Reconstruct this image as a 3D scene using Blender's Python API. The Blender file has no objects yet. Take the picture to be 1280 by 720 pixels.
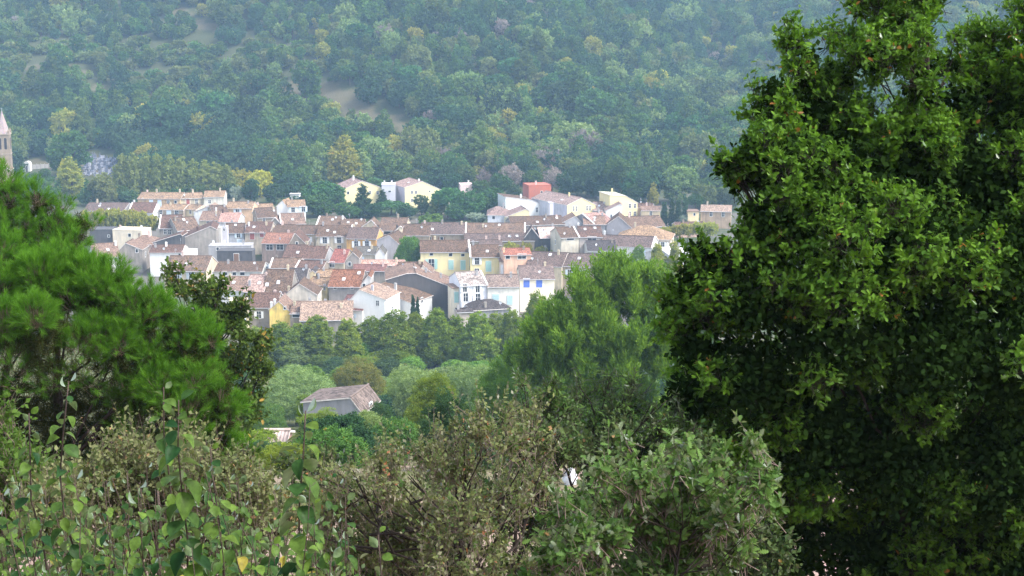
import bpy, math, random
import numpy as np
from mathutils import Vector
random.seed(7)
RNG = np.random.default_rng(11)
scene = bpy.context.scene
col = bpy.data.collections.new("place"); scene.collection.children.link(col)
R = math.radians

# ------------------------------------------------------------------ camera geometry
F = 1758.0                      # focal length in photo pixels (1280 wide)
PITCH = math.atan((360 - 33) / F)
CP, SP = math.cos(PITCH), math.sin(PITCH)
FWD = np.array([0, CP, -SP]); UP = np.array([0, SP, CP]); RIGHT = np.array([1., 0, 0])

def ray(px, py):
    v = FWD + RIGHT * ((px - 640) / F) + UP * (-(py - 360) / F)
    return v / v[1]             # y component = 1
def at(px, py, d):
    return ray(px, py) * d
def project(P):
    P = np.asarray(P, float); dep = P @ FWD
    return 640 + F * (P @ RIGHT) / dep, 360 - F * (P @ UP) / dep

# ------------------------------------------------------------------ terrain
_ky = np.array([-60, -30, -6, 0, 10, 20, 60, 110, 175, 235, 285, 400, 520, 600, 4000.])
_kz = np.array([30, 14, .2, -1.8, -5.0, -7.8, -19.2, -34, -52.5, -66, -71.5, -70.5, -68.5, -66, -66.])  # the unseen rise behind the camera is shaped to block sky light
def _fbm(x, y):
    return (np.sin(x * .011 + 1.3) * np.cos(y * .009 + .4) * .55 + np.sin(x * .023 - y * .017 + 2.1) * .3
            + np.sin(x * .051 + y * .043) * .12 + np.cos(x * .09 - y * .07 + .8) * .07)
def terrain(x, y):
    x = np.asarray(x, float); y = np.asarray(y, float)
    z = np.interp(y, _ky, _kz)
    y0 = 606 - .11 * np.clip(x, -300, 260)
    t = y - y0
    tp = np.where(t > 0, t * t / (np.abs(t) + 40), 0)
    s = np.interp(x, [-400, -60, 120, 420], [.37, .36, .30, .25])
    z = z + s * tp
    sm = 1 / (1 + np.exp(-(t - 110) / 30))
    spur = 20 * np.exp(-((x + 60 + .25 * (y - 760)) / 75) ** 2) * sm * np.exp(-((t - 190) / 190) ** 2)
    rav = -26 * np.exp(-((x - 110 - .22 * (y - 800)) / 42) ** 2) * sm
    z = z + spur + rav + _fbm(x, y) * 13 * np.clip(t / 120, 0, 1)
    z = z + (np.sin(x * .9 + y * .7) * .12 + np.sin(x * 2.1 - y * 1.6) * .06) * np.clip((60 - np.abs(y)) / 40, 0, 1)
    return np.minimum(z, 190 + _fbm(x * .5, y * .5) * 20)
def tz(x, y): return float(terrain(x, y))

def hit(px, py, off=0.0, y0=3.0, y1=2400.0):
    r = ray(px, py)
    ys = np.concatenate([np.arange(y0, 120, .5), np.arange(120, y1, 2.0)])
    f = r[2] * ys - (terrain(r[0] * ys, ys) + off)
    k = np.nonzero(f <= 0)[0]
    if len(k) == 0: return r * y1
    k = k[0]
    if k == 0: return r * ys[0]
    a, b = ys[k - 1], ys[k]
    for _ in range(30):
        m = .5 * (a + b)
        if r[2] * m - (tz(r[0] * m, m) + off) <= 0: b = m
        else: a = m
    return r * b

# ------------------------------------------------------------------ mesh helpers
class MB:
    """collects vertices and polygons of any size for ONE mesh"""
    def __init__(s): s.v = []; s.f = []; s.n = 0; s.m = []; s.uv = []; s.var = []
    def add(s, verts, faces, mat=0, uv=None, var=None):
        verts = np.asarray(verts, float).reshape(-1, 3)
        s.v.append(verts)
        for f in faces:
            s.f.append([i + s.n for i in f]); s.m.append(mat)
        s.uv.append(np.zeros((len(verts), 2)) if uv is None else np.asarray(uv, float))
        s.n += len(verts)
    def box(s, x0, x1, y0, y1, z0, z1, mat=0):
        v = [(x0, y0, z0), (x1, y0, z0), (x1, y1, z0), (x0, y1, z0), (x0, y0, z1), (x1, y0, z1), (x1, y1, z1), (x0, y1, z1)]
        s.add(v, [(0, 3, 2, 1), (4, 5, 6, 7), (0, 1, 5, 4), (1, 2, 6, 5), (2, 3, 7, 6), (3, 0, 4, 7)], mat)
    def prism(s, poly, axis, a0, a1, mat=0):
        """poly [(s,z)] counter-clockwise in (s,z), extruded along axis 'x' or 'y'"""
        n = len(poly)
        if axis == 'x': v = [(a0, p, z) for p, z in poly] + [(a1, p, z) for p, z in poly]
        else: v = [(p, a0, z) for p, z in poly] + [(p, a1, z) for p, z in poly]
        f = [tuple(range(n)), tuple(range(2 * n - 1, n - 1, -1))] + [(i, i + n, (i + 1) % n + n, (i + 1) % n) for i in range(n)]
        s.add(v, f, mat)
    def tube(s, pts, rad, sides=6, mat=0):
        pts = np.asarray(pts, float); n = len(pts)
        rad = np.broadcast_to(np.asarray(rad, float), (n,))
        tan = np.gradient(pts, axis=0); tan /= np.linalg.norm(tan, axis=1, keepdims=True) + 1e-9
        ref = np.array([0.31, .87, .2]) if abs(tan[0, 2]) > .8 else np.array([0, 0, 1.])
        a = np.cross(tan, ref); a /= np.linalg.norm(a, axis=1, keepdims=True) + 1e-9
        b = np.cross(tan, a)
        th = np.linspace(0, 2 * np.pi, sides, endpoint=False)
        v = pts[:, None] + rad[:, None, None] * (np.cos(th)[None, :, None] * a[:, None] + np.sin(th)[None, :, None] * b[:, None])
        f = [(i * sides + j, i * sides + (j + 1) % sides, (i + 1) * sides + (j + 1) % sides, (i + 1) * sides + j) for i in range(n - 1) for j in range(sides)]
        f.append(tuple(range((n - 1) * sides, n * sides)))
        s.add(v.reshape(-1, 3), f, mat)
    def build(s, name, mats, parent=None, smooth=False):
        me = bpy.data.meshes.new(name)
        V = np.concatenate(s.v)
        me.from_pydata(V.tolist(), [], s.f)
        if not isinstance(mats, (list, tuple)): mats = [mats]
        for m in mats: me.materials.append(m)
        me.polygons.foreach_set('material_index', s.m)
        UV = np.concatenate(s.uv)
        if UV.any():
            l = me.uv_layers.new(name='uv'); li = np.empty(len(me.loops), np.int32); me.loops.foreach_get('vertex_index', li)
            l.data.foreach_set('uv', UV[li].ravel())
        if smooth: me.polygons.foreach_set('use_smooth', [True] * len(me.polygons))
        me.update()
        return link(name, me, parent)

def link(name, me, parent=None):
    o = bpy.data.objects.new(name, me); col.objects.link(o)
    if parent is not None: o.parent = parent
    return o

def fastmesh(name, V, faces, var, mats, mi=None, smooth=False):
    """V (n,3); faces (m,k) array with k fixed; var (n,) per-vertex attribute"""
    me = bpy.data.meshes.new(name)
    m, k = faces.shape
    me.vertices.add(len(V)); me.vertices.foreach_set('co', np.ascontiguousarray(V, np.float32).ravel())
    me.loops.add(m * k); me.loops.foreach_set('vertex_index', np.ascontiguousarray(faces, np.int32).ravel())
    me.polygons.add(m); me.polygons.foreach_set('loop_start', np.arange(0, m * k, k, dtype=np.int32))
    if mi is not None: me.polygons.foreach_set('material_index', np.ascontiguousarray(mi, np.int32))
    if not isinstance(mats, (list, tuple)): mats = [mats]
    for mm in mats: me.materials.append(mm)
    if smooth: me.polygons.foreach_set('use_smooth', np.ones(m, bool))
    a = me.attributes.new('var', 'FLOAT', 'POINT'); a.data.foreach_set('value', np.ascontiguousarray(var, np.float32))
    me.update(calc_edges=True)
    return me

def tag(o, label=None, cat=None, group=None, kind=None):
    if label: o['label'] = label
    if cat: o['category'] = cat
    if group: o['group'] = group
    if kind: o['kind'] = kind
    return o
def empty(name, loc, rz=0.0):
    o = bpy.data.objects.new(name, None); col.objects.link(o)
    o.location = [float(a) for a in loc]; o.rotation_euler = (0, 0, rz); o.empty_display_size = .3
    return o

# ------------------------------------------------------------------ materials
def nodes(name):
    m = bpy.data.materials.new(name); m.use_nodes = True
    nt = m.node_tree; nt.nodes.clear()
    def N(t, **k):
        n = nt.nodes.new(t)
        for a, b in k.items():
            if a == 'ins':
                for i, val in b.items(): n.inputs[i].default_value = val
            else: setattr(n, a, b)
        return n
    return m, nt, N, nt.links.new
def c4(c): return (c[0], c[1], c[2], 1.0)
_mc = {}
def wall_mat(c, rough=.9, dirt=.5):
    k = ('w', tuple(c), dirt)
    if k in _mc: return _mc[k]
    m, nt, N, L = nodes('plaster')
    tc = N('ShaderNodeTexCoord'); oi = N('ShaderNodeObjectInfo')
    mp = N('ShaderNodeMapping'); mp.inputs['Scale'].default_value = (1.3, 1.3, .22)
    L(tc.outputs['Object'], mp.inputs['Vector'])
    n1 = N('ShaderNodeTexNoise', noise_dimensions='4D', ins={'Scale': 1.1, 'Detail': 5.0, 'Roughness': .6}); L(mp.outputs[0], n1.inputs['Vector'])
    n2 = N('ShaderNodeTexNoise', noise_dimensions='4D', ins={'Scale': .45, 'Detail': 6.0, 'Roughness': .65}); L(tc.outputs['Object'], n2.inputs['Vector'])
    mul = N('ShaderNodeMath', operation='MULTIPLY', ins={1: 37.0}); L(oi.outputs['Random'], mul.inputs[0])
    L(mul.outputs[0], n1.inputs['W']); L(mul.outputs[0], n2.inputs['W'])
    ad = N('ShaderNodeMath', operation='ADD'); L(n1.outputs[0], ad.inputs[0]); L(n2.outputs[0], ad.inputs[1])
    mr = N('ShaderNodeMapRange', ins={1: .78, 2: 1.32, 3: 0.0, 4: 1.0}); L(ad.outputs[0], mr.inputs[0])
    mx = N('ShaderNodeMix', data_type='RGBA'); L(mr.outputs[0], mx.inputs[0])
    mx.inputs[6].default_value = c4([min(.86, a * 1.08) for a in c])
    g = sum(c) / 3; d = 1 - dirt * .62
    mx.inputs[7].default_value = c4([(a * .75 + g * .25) * d for a in c])
    b = N('ShaderNodeBsdfPrincipled', ins={'Roughness': rough, 'Specular IOR Level': .2}); L(mx.outputs[2], b.inputs['Base Color'])
    bp = N('ShaderNodeBump', ins={'Strength': .25, 'Distance': .04}); n3 = N('ShaderNodeTexNoise', ins={'Scale': 9.0, 'Detail': 4.0}); L(tc.outputs['Object'], n3.inputs['Vector']); L(n3.outputs[0], bp.inputs['Height']); L(bp.outputs[0], b.inputs['Normal'])
    o = N('ShaderNodeOutputMaterial'); L(b.outputs[0], o.inputs[0])
    _mc[k] = m; return m

def roof_mat(c, worn=.5, tile=(.24, .36)):
    k = ('r', tuple(c), worn, tile)
    if k in _mc: return _mc[k]
    m, nt, N, L = nodes('canal_tile')
    uv = N('ShaderNodeUVMap', uv_map='uv'); tc = N('ShaderNodeTexCoord'); oi = N('ShaderNodeObjectInfo')
    mp = N('ShaderNodeMapping'); mp.inputs['Scale'].default_value = (1 / tile[0], 1 / tile[1], 1); L(uv.outputs[0], mp.inputs['Vector'])
    fl = N('ShaderNodeVectorMath', operation='FLOOR'); L(mp.outputs[0], fl.inputs[0])
    av = N('ShaderNodeVectorMath', operation='ADD'); L(fl.outputs[0], av.inputs[0])
    cb = N('ShaderNodeCombineXYZ'); mu = N('ShaderNodeMath', operation='MULTIPLY', ins={1: 91.0}); L(oi.outputs['Random'], mu.inputs[0]); L(mu.outputs[0], cb.inputs[2]); L(cb.outputs[0], av.inputs[1])
    wn = N('ShaderNodeTexWhiteNoise', noise_dimensions='3D'); L(av.outputs[0], wn.inputs['Vector'])
    n1 = N('ShaderNodeTexNoise', noise_dimensions='4D', ins={'Scale': .55, 'Detail': 6.0, 'Roughness': .68}); L(tc.outputs['Object'], n1.inputs['Vector']); L(mu.outputs[0], n1.inputs['W'])
    n2 = N('ShaderNodeTexNoise', noise_dimensions='4D', ins={'Scale': 1.6, 'Detail': 4.0, 'Roughness': .6}); L(tc.outputs['Object'], n2.inputs['Vector']); L(mu.outputs[0], n2.inputs['W'])
    # tile to tile colour
    m1 = N('ShaderNodeMix', data_type='RGBA'); L(wn.outputs['Value'], m1.inputs[0])
    m1.inputs[6].default_value = c4([a * .5 for a in c]); m1.inputs[7].default_value = c4([min(.8, a * 1.55) for a in c])
    # lichen and soot patches
    r1 = N('ShaderNodeMapRange', ins={1: .47, 2: .68, 3: 0.0, 4: min(.95, worn * 1.3)}); L(n1.outputs[0], r1.inputs[0])
    m2 = N('ShaderNodeMix', data_type='RGBA'); L(r1.outputs[0], m2.inputs[0]); L(m1.outputs[2], m2.inputs[6]); m2.inputs[7].default_value = (.075, .06, .057, 1)
    r2 = N('ShaderNodeMapRange', ins={1: .56, 2: .74, 3: 0.0, 4: worn * .8}); L(n2.outputs[0], r2.inputs[0])
    m3 = N('ShaderNodeMix', data_type='RGBA'); L(r2.outputs[0], m3.inputs[0]); L(m2.outputs[2], m3.inputs[6]); m3.inputs[7].default_value = (.25, .205, .18, 1)
    b = N('ShaderNodeBsdfPrincipled', ins={'Roughness': .9, 'Specular IOR Level': .15}); L(m3.outputs[2], b.inputs['Base Color'])
    sx = N('ShaderNodeSeparateXYZ'); L(mp.outputs[0], sx.inputs[0])
    pi2 = N('ShaderNodeMath', operation='MULTIPLY', ins={1: 2 * math.pi}); L(sx.outputs[0], pi2.inputs[0])
    sn = N('ShaderNodeMath', operation='SINE'); L(pi2.outputs[0], sn.inputs[0])
    fr = N('ShaderNodeMath', operation='FRACT'); L(sx.outputs[1], fr.inputs[0])
    ad = N('ShaderNodeMath', operation='ADD'); L(sn.outputs[0], ad.inputs[0]); L(fr.outputs[0], ad.inputs[1])
    bp = N('ShaderNodeBump', ins={'Strength': .6, 'Distance': .05}); L(ad.outputs[0], bp.inputs['Height']); L(bp.outputs[0], b.inputs['Normal'])
    o = N('ShaderNodeOutputMaterial'); L(b.outputs[0], o.inputs[0])
    _mc[k] = m; return m

def plain(name, c, rough=.6, spec=.3, metal=0.0, noise=0.0, scale=3.0):
    k = ('p', name, tuple(c), rough)
    if k in _mc: return _mc[k]
    m, nt, N, L = nodes(name)
    b = N('ShaderNodeBsdfPrincipled', ins={'Roughness': rough, 'Specular IOR Level': spec, 'Metallic': metal, 'Base Color': c4(c)})
    if noise:
        tc = N('ShaderNodeTexCoord'); n = N('ShaderNodeTexNoise', ins={'Scale': scale, 'Detail': 5.0, 'Roughness': .65}); L(tc.outputs['Object'], n.inputs['Vector'])
        mr = N('ShaderNodeMapRange', ins={1: .3, 2: .7, 3: 1 - noise, 4: 1 + noise}); L(n.outputs[0], mr.inputs[0])
        mx = N('ShaderNodeMix', data_type='RGBA', blend_type='MULTIPLY', ins={0: 1.0}); mx.inputs[6].default_value = c4(c); L(mr.outputs[0], mx.inputs[7]); L(mx.outputs[2], b.inputs['Base Color'])
        bp = N('ShaderNodeBump', ins={'Strength': .5, 'Distance': .03}); L(n.outputs[0], bp.inputs['Height']); L(bp.outputs[0], b.inputs['Normal'])
    o = N('ShaderNodeOutputMaterial'); L(b.outputs[0], o.inputs[0])
    _mc[k] = m; return m

def leaf_mat(name, c1, c2, c3=None, trans=.3, gloss=.0, hue=.035, val=.25, back=None, rare=.94, mottle=0):
    """c1..c2 blended by the per-leaf attribute; c3 = odd turned leaves; each tree shifts a little by its own random number"""
    m, nt, N, L = nodes(name)
    at_ = N('ShaderNodeAttribute', attribute_name='var'); oi = N('ShaderNodeObjectInfo')
    mx = N('ShaderNodeMix', data_type='RGBA'); L(at_.outputs['Fac'], mx.inputs[0]); mx.inputs[6].default_value = c4(c1); mx.inputs[7].default_value = c4(c2)
    out = mx.outputs[2]
    if c3 is not None:
        gt = N('ShaderNodeMath', operation='GREATER_THAN', ins={1: rare}); L(at_.outputs['Fac'], gt.inputs[0])
        m3 = N('ShaderNodeMix', data_type='RGBA'); L(gt.outputs[0], m3.inputs[0]); L(out, m3.inputs[6]); m3.inputs[7].default_value = c4(c3); out = m3.outputs[2]
    if back is not None:
        ge = N('ShaderNodeNewGeometry'); m4 = N('ShaderNodeMix', data_type='RGBA'); L(ge.outputs['Backfacing'], m4.inputs[0]); L(out, m4.inputs[6]); m4.inputs[7].default_value = c4(back); out = m4.outputs[2]
    if mottle:
        tc = N('ShaderNodeTexCoord'); nn = N('ShaderNodeTexNoise', ins={'Scale': mottle, 'Detail': 3.0, 'Roughness': .6}); L(tc.outputs['Object'], nn.inputs['Vector'])
        mr_ = N('ShaderNodeMapRange', ins={1: .3, 2: .7, 3: .62, 4: 1.3}); L(nn.outputs[0], mr_.inputs[0])
        m6 = N('ShaderNodeMix', data_type='RGBA', blend_type='MULTIPLY', ins={0: 1.0}); L(out, m6.inputs[6]); L(mr_.outputs[0], m6.inputs[7]); out = m6.outputs[2]
    hs = N('ShaderNodeHueSaturation'); L(out, hs.inputs['Color'])
    mh = N('ShaderNodeMapRange', ins={1: 0.0, 2: 1.0, 3: .5 - hue, 4: .5 + hue * .6}); L(oi.outputs['Random'], mh.inputs[0]); L(mh.outputs[0], hs.inputs['Hue'])
    ml = N('ShaderNodeMath', operation='MULTIPLY', ins={1: 7.31}); L(oi.outputs['Random'], ml.inputs[0]); fr = N('ShaderNodeMath', operation='FRACT'); L(ml.outputs[0], fr.inputs[0])
    mv = N('ShaderNodeMapRange', ins={1: 0.0, 2: 1.0, 3: 1 - val, 4: 1 + val}); L(fr.outputs[0], mv.inputs[0]); L(mv.outputs[0], hs.inputs['Value'])
    d = N('ShaderNodeBsdfDiffuse'); L(hs.outputs[0], d.inputs[0])
    t = N('ShaderNodeBsdfTranslucent')
    tcx = N('ShaderNodeMix', data_type='RGBA', blend_type='MULTIPLY', ins={0: 1.0}); L(hs.outputs[0], tcx.inputs[6]); tcx.inputs[7].default_value = (1.25, 1.35, .6, 1); L(tcx.outputs[2], t.inputs[0])
    ms = N('ShaderNodeMixShader', ins={0: trans}); L(d.outputs[0], ms.inputs[1]); L(t.outputs[0], ms.inputs[2])
    last = ms.outputs[0]
    if gloss:
        g = N('ShaderNodeBsdfGlossy', ins={'Roughness': .42}); g.inputs[0].default_value = (1, 1, 1, 1)
        lw = N('ShaderNodeFresnel', ins={0: 1.4}); ml2 = N('ShaderNodeMath', operation='MULTIPLY', ins={1: gloss}); L(lw.outputs[0], ml2.inputs[0])
        m5 = N('ShaderNodeMixShader'); L(ml2.outputs[0], m5.inputs[0]); L(last, m5.inputs[1]); L(g.outputs[0], m5.inputs[2]); last = m5.outputs[0]
    o = N('ShaderNodeOutputMaterial'); L(last, o.inputs[0])
    return m
BARK = plain('bark', (.10, .075, .055), .95, .1, 0, .45, 6)
BARK_DARK = plain('dark_bark', (.035, .028, .024), .95, .1, 0, .4, 9)
TWIG = plain('twig_bark', (.17, .125, .105), .9, .15, 0, .35, 14)

# ------------------------------------------------------------------ leaf scatter
def unit(v): return v / (np.linalg.norm(v, axis=-1, keepdims=True) + 1e-9)
T_DIAMOND = (np.array([(0, 0, 0), (.32, .5, .06), (0, 1, 0), (-.32, .5, .06)]), np.array([(0, 1, 2, 3)]))
T_LONG = (np.array([(0, 0, 0), (.14, .45, .04), (0, 1, -.06), (-.14, .45, .04)]), np.array([(0, 1, 2, 3)]))
T_NEEDLE = (np.array([(-.016, 0, 0), (.016, 0, 0), (0, 1, -.05)]), np.array([(0, 1, 2)]))
def _blade(w, fold, curl):
    n = len(w); y = np.linspace(0, 1, n); v = []
    for i in range(n): v += [(-w[i], y[i], abs(w[i]) * fold - curl * y[i] ** 2), (0, y[i], -curl * y[i] ** 2), (w[i], y[i], abs(w[i]) * fold - curl * y[i] ** 2)]
    f = []
    for i in range(n - 1):
        a = 3 * i; f += [(a, a + 1, a + 4, a + 3), (a + 1, a + 2, a + 5, a + 4)]
    return np.array(v), np.array(f)
T_OVAL = _blade([.03, .22, .33, .38, .35, .23, .03], .35, .22)
T_OVAL2 = _blade([.03, .20, .31, .35, .32, .20, .03], .75, .42)
T_OAK = _blade([.015, .10, .06, .24, .11, .33, .14, .30, .12, .19, .01], .3, .16)

def scatter(T, pos, dirs, nrm, size):
    """one leaf per row: axis dirs, facing nrm"""
    tv, tf = T
    d = unit(dirs); s = unit(np.cross(d, nrm)); n = np.cross(s, d)
    size = np.asarray(size)[:, None, None]
    V = pos[:, None] + size * (tv[None, :, 0, None] * s[:, None] + tv[None, :, 1, None] * d[:, None] + tv[None, :, 2, None] * n[:, None])
    k = len(tv); Fc = (tf[None] + (np.arange(len(pos)) * k)[:, None, None]).reshape(-1, tf.shape[1])
    return V.reshape(-1, 3), Fc
def rsph(n, rng): return unit(rng.normal(size=(n, 3)))

def shell_points(lobes, n, rng, thick=.22, inner=.0, keep=.72):
    """points near the outer surface of a union of ellipsoids [(centre, radii)]; inner = share scattered inside"""
    C = np.array([l[0] for l in lobes]); Rr = np.array([np.broadcast_to(l[1], 3) for l in lobes])
    w = (Rr.prod(1) ** (2 / 3)); w /= w.sum()
    P, D = [], []
    got = 0
    while got < n:
        k = rng.choice(len(lobes), size=n, p=w)
        u = rsph(n, rng)
        rr = 1 + thick * (rng.random(n) - .72) + .10 * np.sin(u[:, 0] * 9 + k * 2.1) * np.sin(u[:, 2] * 8 + k) + .06 * np.sin(u[:, 1] * 17 + k)
        ins = rng.random(n) < inner
        rr = np.where(ins, rng.random(n) ** .5 * .85, rr)
        p = C[k] + u * Rr[k] * rr[:, None]
        q = np.linalg.norm((p[:, None] - C[None]) / Rr[None], axis=2)
        q[np.arange(n), k] = 9
        ok = ins | (q.min(1) > keep)
        P.append(p[ok]); D.append(unit(u[ok] / Rr[k[ok]])); got += ok.sum()
    return np.concatenate(P)[:n], np.concatenate(D)[:n]

def crown_geo(lobes, nclump, nleaf, leaf, rng, T=T_DIAMOND, clump=.5, thick=.25, inner=.12, up=.35, asp=.5):
    """foliage of a middle or far tree: clumps of small leaf faces"""
    P, D = shell_points(lobes, nclump, rng, thick, inner)
    P = np.repeat(P, nleaf, 0); D = np.repeat(D, nleaf, 0); N = len(P)
    cv = np.repeat(rng.random(nclump), nleaf)
    P = P + rsph(N, rng) * (rng.random(N) ** .5 * clump)[:, None]
    dirs = unit(D * asp + rsph(N, rng) * .8 + np.array([0, 0, up]))
    nr = unit(D + rsph(N, rng) * .7 + np.array([0, 0, .4]))
    V, Fc = scatter(T, P, dirs, nr, leaf * (.6 + .8 * rng.random(N)))
    var = np.clip(cv * .7 + rng.random(N) * .3, 0, 1)
    return V, Fc, np.repeat(var, len(T[0]))
HAZE, SKY, SUN, SUN_EL, SUN_AZ, SUN_ANG, EXPO = 0.00021, 0.135, 1.3, 52, 112, 16, 2.1
# ------------------------------------------------------------------ houses
WHITE = (0.738, 0.725, 0.696); OFFW = (0.605, 0.574, 0.544); CREAM = (0.564, 0.473, 0.333); TANW = (0.403, 0.322, 0.237); OCHRE = (0.560, 0.381, 0.213)
PEACH = (0.672, 0.448, 0.280); ORANGE = (.66, .37, .12); PINKW = (0.650, 0.482, 0.426); YELLOW = (.66, .56, .27); PALEY = (.66, .58, .33)
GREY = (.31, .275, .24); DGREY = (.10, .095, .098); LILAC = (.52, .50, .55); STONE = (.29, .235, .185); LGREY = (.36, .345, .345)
R_TAN = (0.258, 0.170, 0.105); R_PINK = (0.200, 0.131, 0.098); R_PALE = (0.275, 0.194, 0.147); R_BROWN = (0.114, 0.073, 0.051); R_RED = (0.118, 0.069, 0.052)
R_ORANGE = (0.190, 0.086, 0.051); R_PURP = (0.116, 0.082, 0.070); R_DARK = (0.062, 0.052, 0.051); R_MIX = (0.151, 0.098, 0.068); R_GREEN = (0.113, 0.105, 0.090)
SH = {'blue': (.42, .60, .78), 'pale': (.62, .72, .80), 'green': (.36, .55, .50), 'white': (.80, .80, .80), 'red': (.30, .10, .09), 'deep': (.10, .17, .52), 'aqua': (.42, .57, .58), 'grey': (.42, .47, .50), 'wood': (.2, .12, .08)}
GLASS = plain('window_glass', (.035, .04, .05), .12, .5)
FRAME = plain('window_frame', (.72, .71, .69), .7)
METAL = plain('zinc', (.42, .43, .45), .5, .4, .3)
MORTAR = plain('mortar', (.66, .60, .57), .9, .1, 0, .3, 2)
PLAST = plain('skylight_frame', (.55, .56, .58), .5)
_wc = {}
def win_mesh(kind, w, h, c=None):
    k = (kind, round(w, 2), round(h, 2), c)
    if k in _wc: return _wc[k]
    b = MB()
    if kind == 'frame':
        t = .11
        b.box(-w / 2 - t, w / 2 + t, -.07, .05, h, h + t); b.box(-w / 2 - t, w / 2 + t, -.10, .05, -t, 0)
        b.box(-w / 2 - t, -w / 2, -.07, .05, 0, h); b.box(w / 2, w / 2 + t, -.07, .05, 0, h)
        if h > 1.0: b.box(-.04, .04, -.045, .04, 0, h); b.box(-w / 2, -.04, -.045, .04, h * .55, h * .55 + .06); b.box(.04, w / 2, -.045, .04, h * .55, h * .55 + .06)
        mat = FRAME
    elif kind == 'pane':
        b.box(-w / 2, w / 2, -.025, .03, 0, h); mat = GLASS
    else:
        ww = w / 2 + .03
        b.box(-ww / 2, ww / 2, -.03, .03, 0, h)
        for i in range(1, 3): b.box(-ww / 2 + .03, ww / 2 - .03, -.055, -.03, h * i / 3 - .06, h * i / 3 + .06)
        mat = plain('shutter_paint', SH[c], .6, .25, 0, .12, 4)
    me = b.build('tmp', mat)
    m = me.data; bpy.data.objects.remove(me); _wc[k] = m
    return m

def solve_end(P0, yaw, px):
    lo, hi = .2, 80.
    e = np.array([math.cos(yaw), math.sin(yaw), 0])
    for _ in range(50):
        m = .5 * (lo + hi)
        if project(P0 + e * m)[0] < px: lo = m
        else: hi = m
    return lo

HR = random.Random(4)
def add_aerial(roof, x, y, z):
    b = MB(); b.tube([(0, 0, -.4), (0, 0, 1.9)], .03, 4)
    for k in range(4): b.box(-.45 + .05 * k, .45 - .05 * k, -.02, .02, 1.25 + .17 * k, 1.28 + .17 * k)
    o = b.build('aerial', METAL, roof); o.location = (x, y, z); o.rotation_euler = (0, 0, HR.random() * 3)
def add_dish(roof, x, y, z):
    b = MB(); b.tube([(0, 0, -.3), (0, 0, .5)], .03, 4); n = 10
    V = [(0, .06, .6)] + [(.36 * math.cos(i * 2 * math.pi / n), -.06, .6 + .36 * math.sin(i * 2 * math.pi / n)) for i in range(n)]
    b.add(V, [(0, 1 + i, 1 + (i + 1) % n) for i in range(n)]); b.tube([(0, 0, .35), (0, -.38, .55)], .02, 4)
    o = b.build('satellite_dish', PLAST, roof); o.location = (x, y, z); o.rotation_euler = (0, 0, HR.uniform(-.6, .6))
class House:
    def __init__(s, p0, x1, h, yaw=None, y1=None, d=None, name='house'):
        P0 = hit(p0[0], p0[1], h, 255.0) if d is None else at(p0[0], p0[1], d)
        if yaw is None:
            r = ray(x1, y1); P1 = r * (P0[2] / r[2]); yaw = math.atan2(P1[1] - P0[1], P1[0] - P0[0])
            yaw = max(-.6, min(.6, yaw))
        else: yaw = R(yaw)
        s.yaw, s.P0, s.W = yaw, P0, solve_end(P0, yaw, x1)
        s.ex = np.array([math.cos(yaw), math.sin(yaw), 0]); s.ey = np.array([-math.sin(yaw), math.cos(yaw), 0])
        mid = P0 + s.ex * s.W / 2
        s.gz = tz(mid[0], mid[1]); s.h = P0[2] - s.gz
        if s.h < 2.2: s.gz = P0[2] - 2.2; s.h = 2.2
        s.o = np.array([P0[0], P0[1], s.gz])
        s.root = empty(name, s.o, yaw)
    def local(s, P): q = P - s.o; return np.array([q @ s.ex, q @ s.ey, q[2]])
    def onfront(s, px, py, back=0.0):
        r = ray(px, py); n = s.ey; t = ((s.o + s.ey * back) @ n) / (r @ n); return s.local(r * t)
    def windows(s, W, y=-.0):
        for w in W:
            px, py, ww, wh, c = (list(w) + [None])[:5]
            q = s.onfront(px, py)
            f = link('window', win_mesh('frame', ww, wh), s.root); f.location = (q[0], y, q[2] - wh / 2)
            p = link('pane', win_mesh('pane', ww, wh), f)
            if c:
                closed = c.startswith('-'); c = c.lstrip('-')
                for sg in (-1, 1):
                    g = link('shutter', win_mesh('shutter', ww, wh, c), f)
                    g.location = (sg * (ww / 4 if closed else ww * .78 + .12), -.09 if closed else -.15, 0)
    def sides(s, D, h, n=1, c=None):
        """plain openings on the two side walls"""
        for sx, rz in ((0, -math.pi / 2), (s.W, math.pi / 2)):
            for i in range(n):
                f = link('window', win_mesh('frame', .9, 1.3), s.root); f.location = (sx, D * (i + .6) / (n + .2), h * .62); f.rotation_euler = (0, 0, rz)
                link('pane', win_mesh('pane', .9, 1.3), f)

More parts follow.
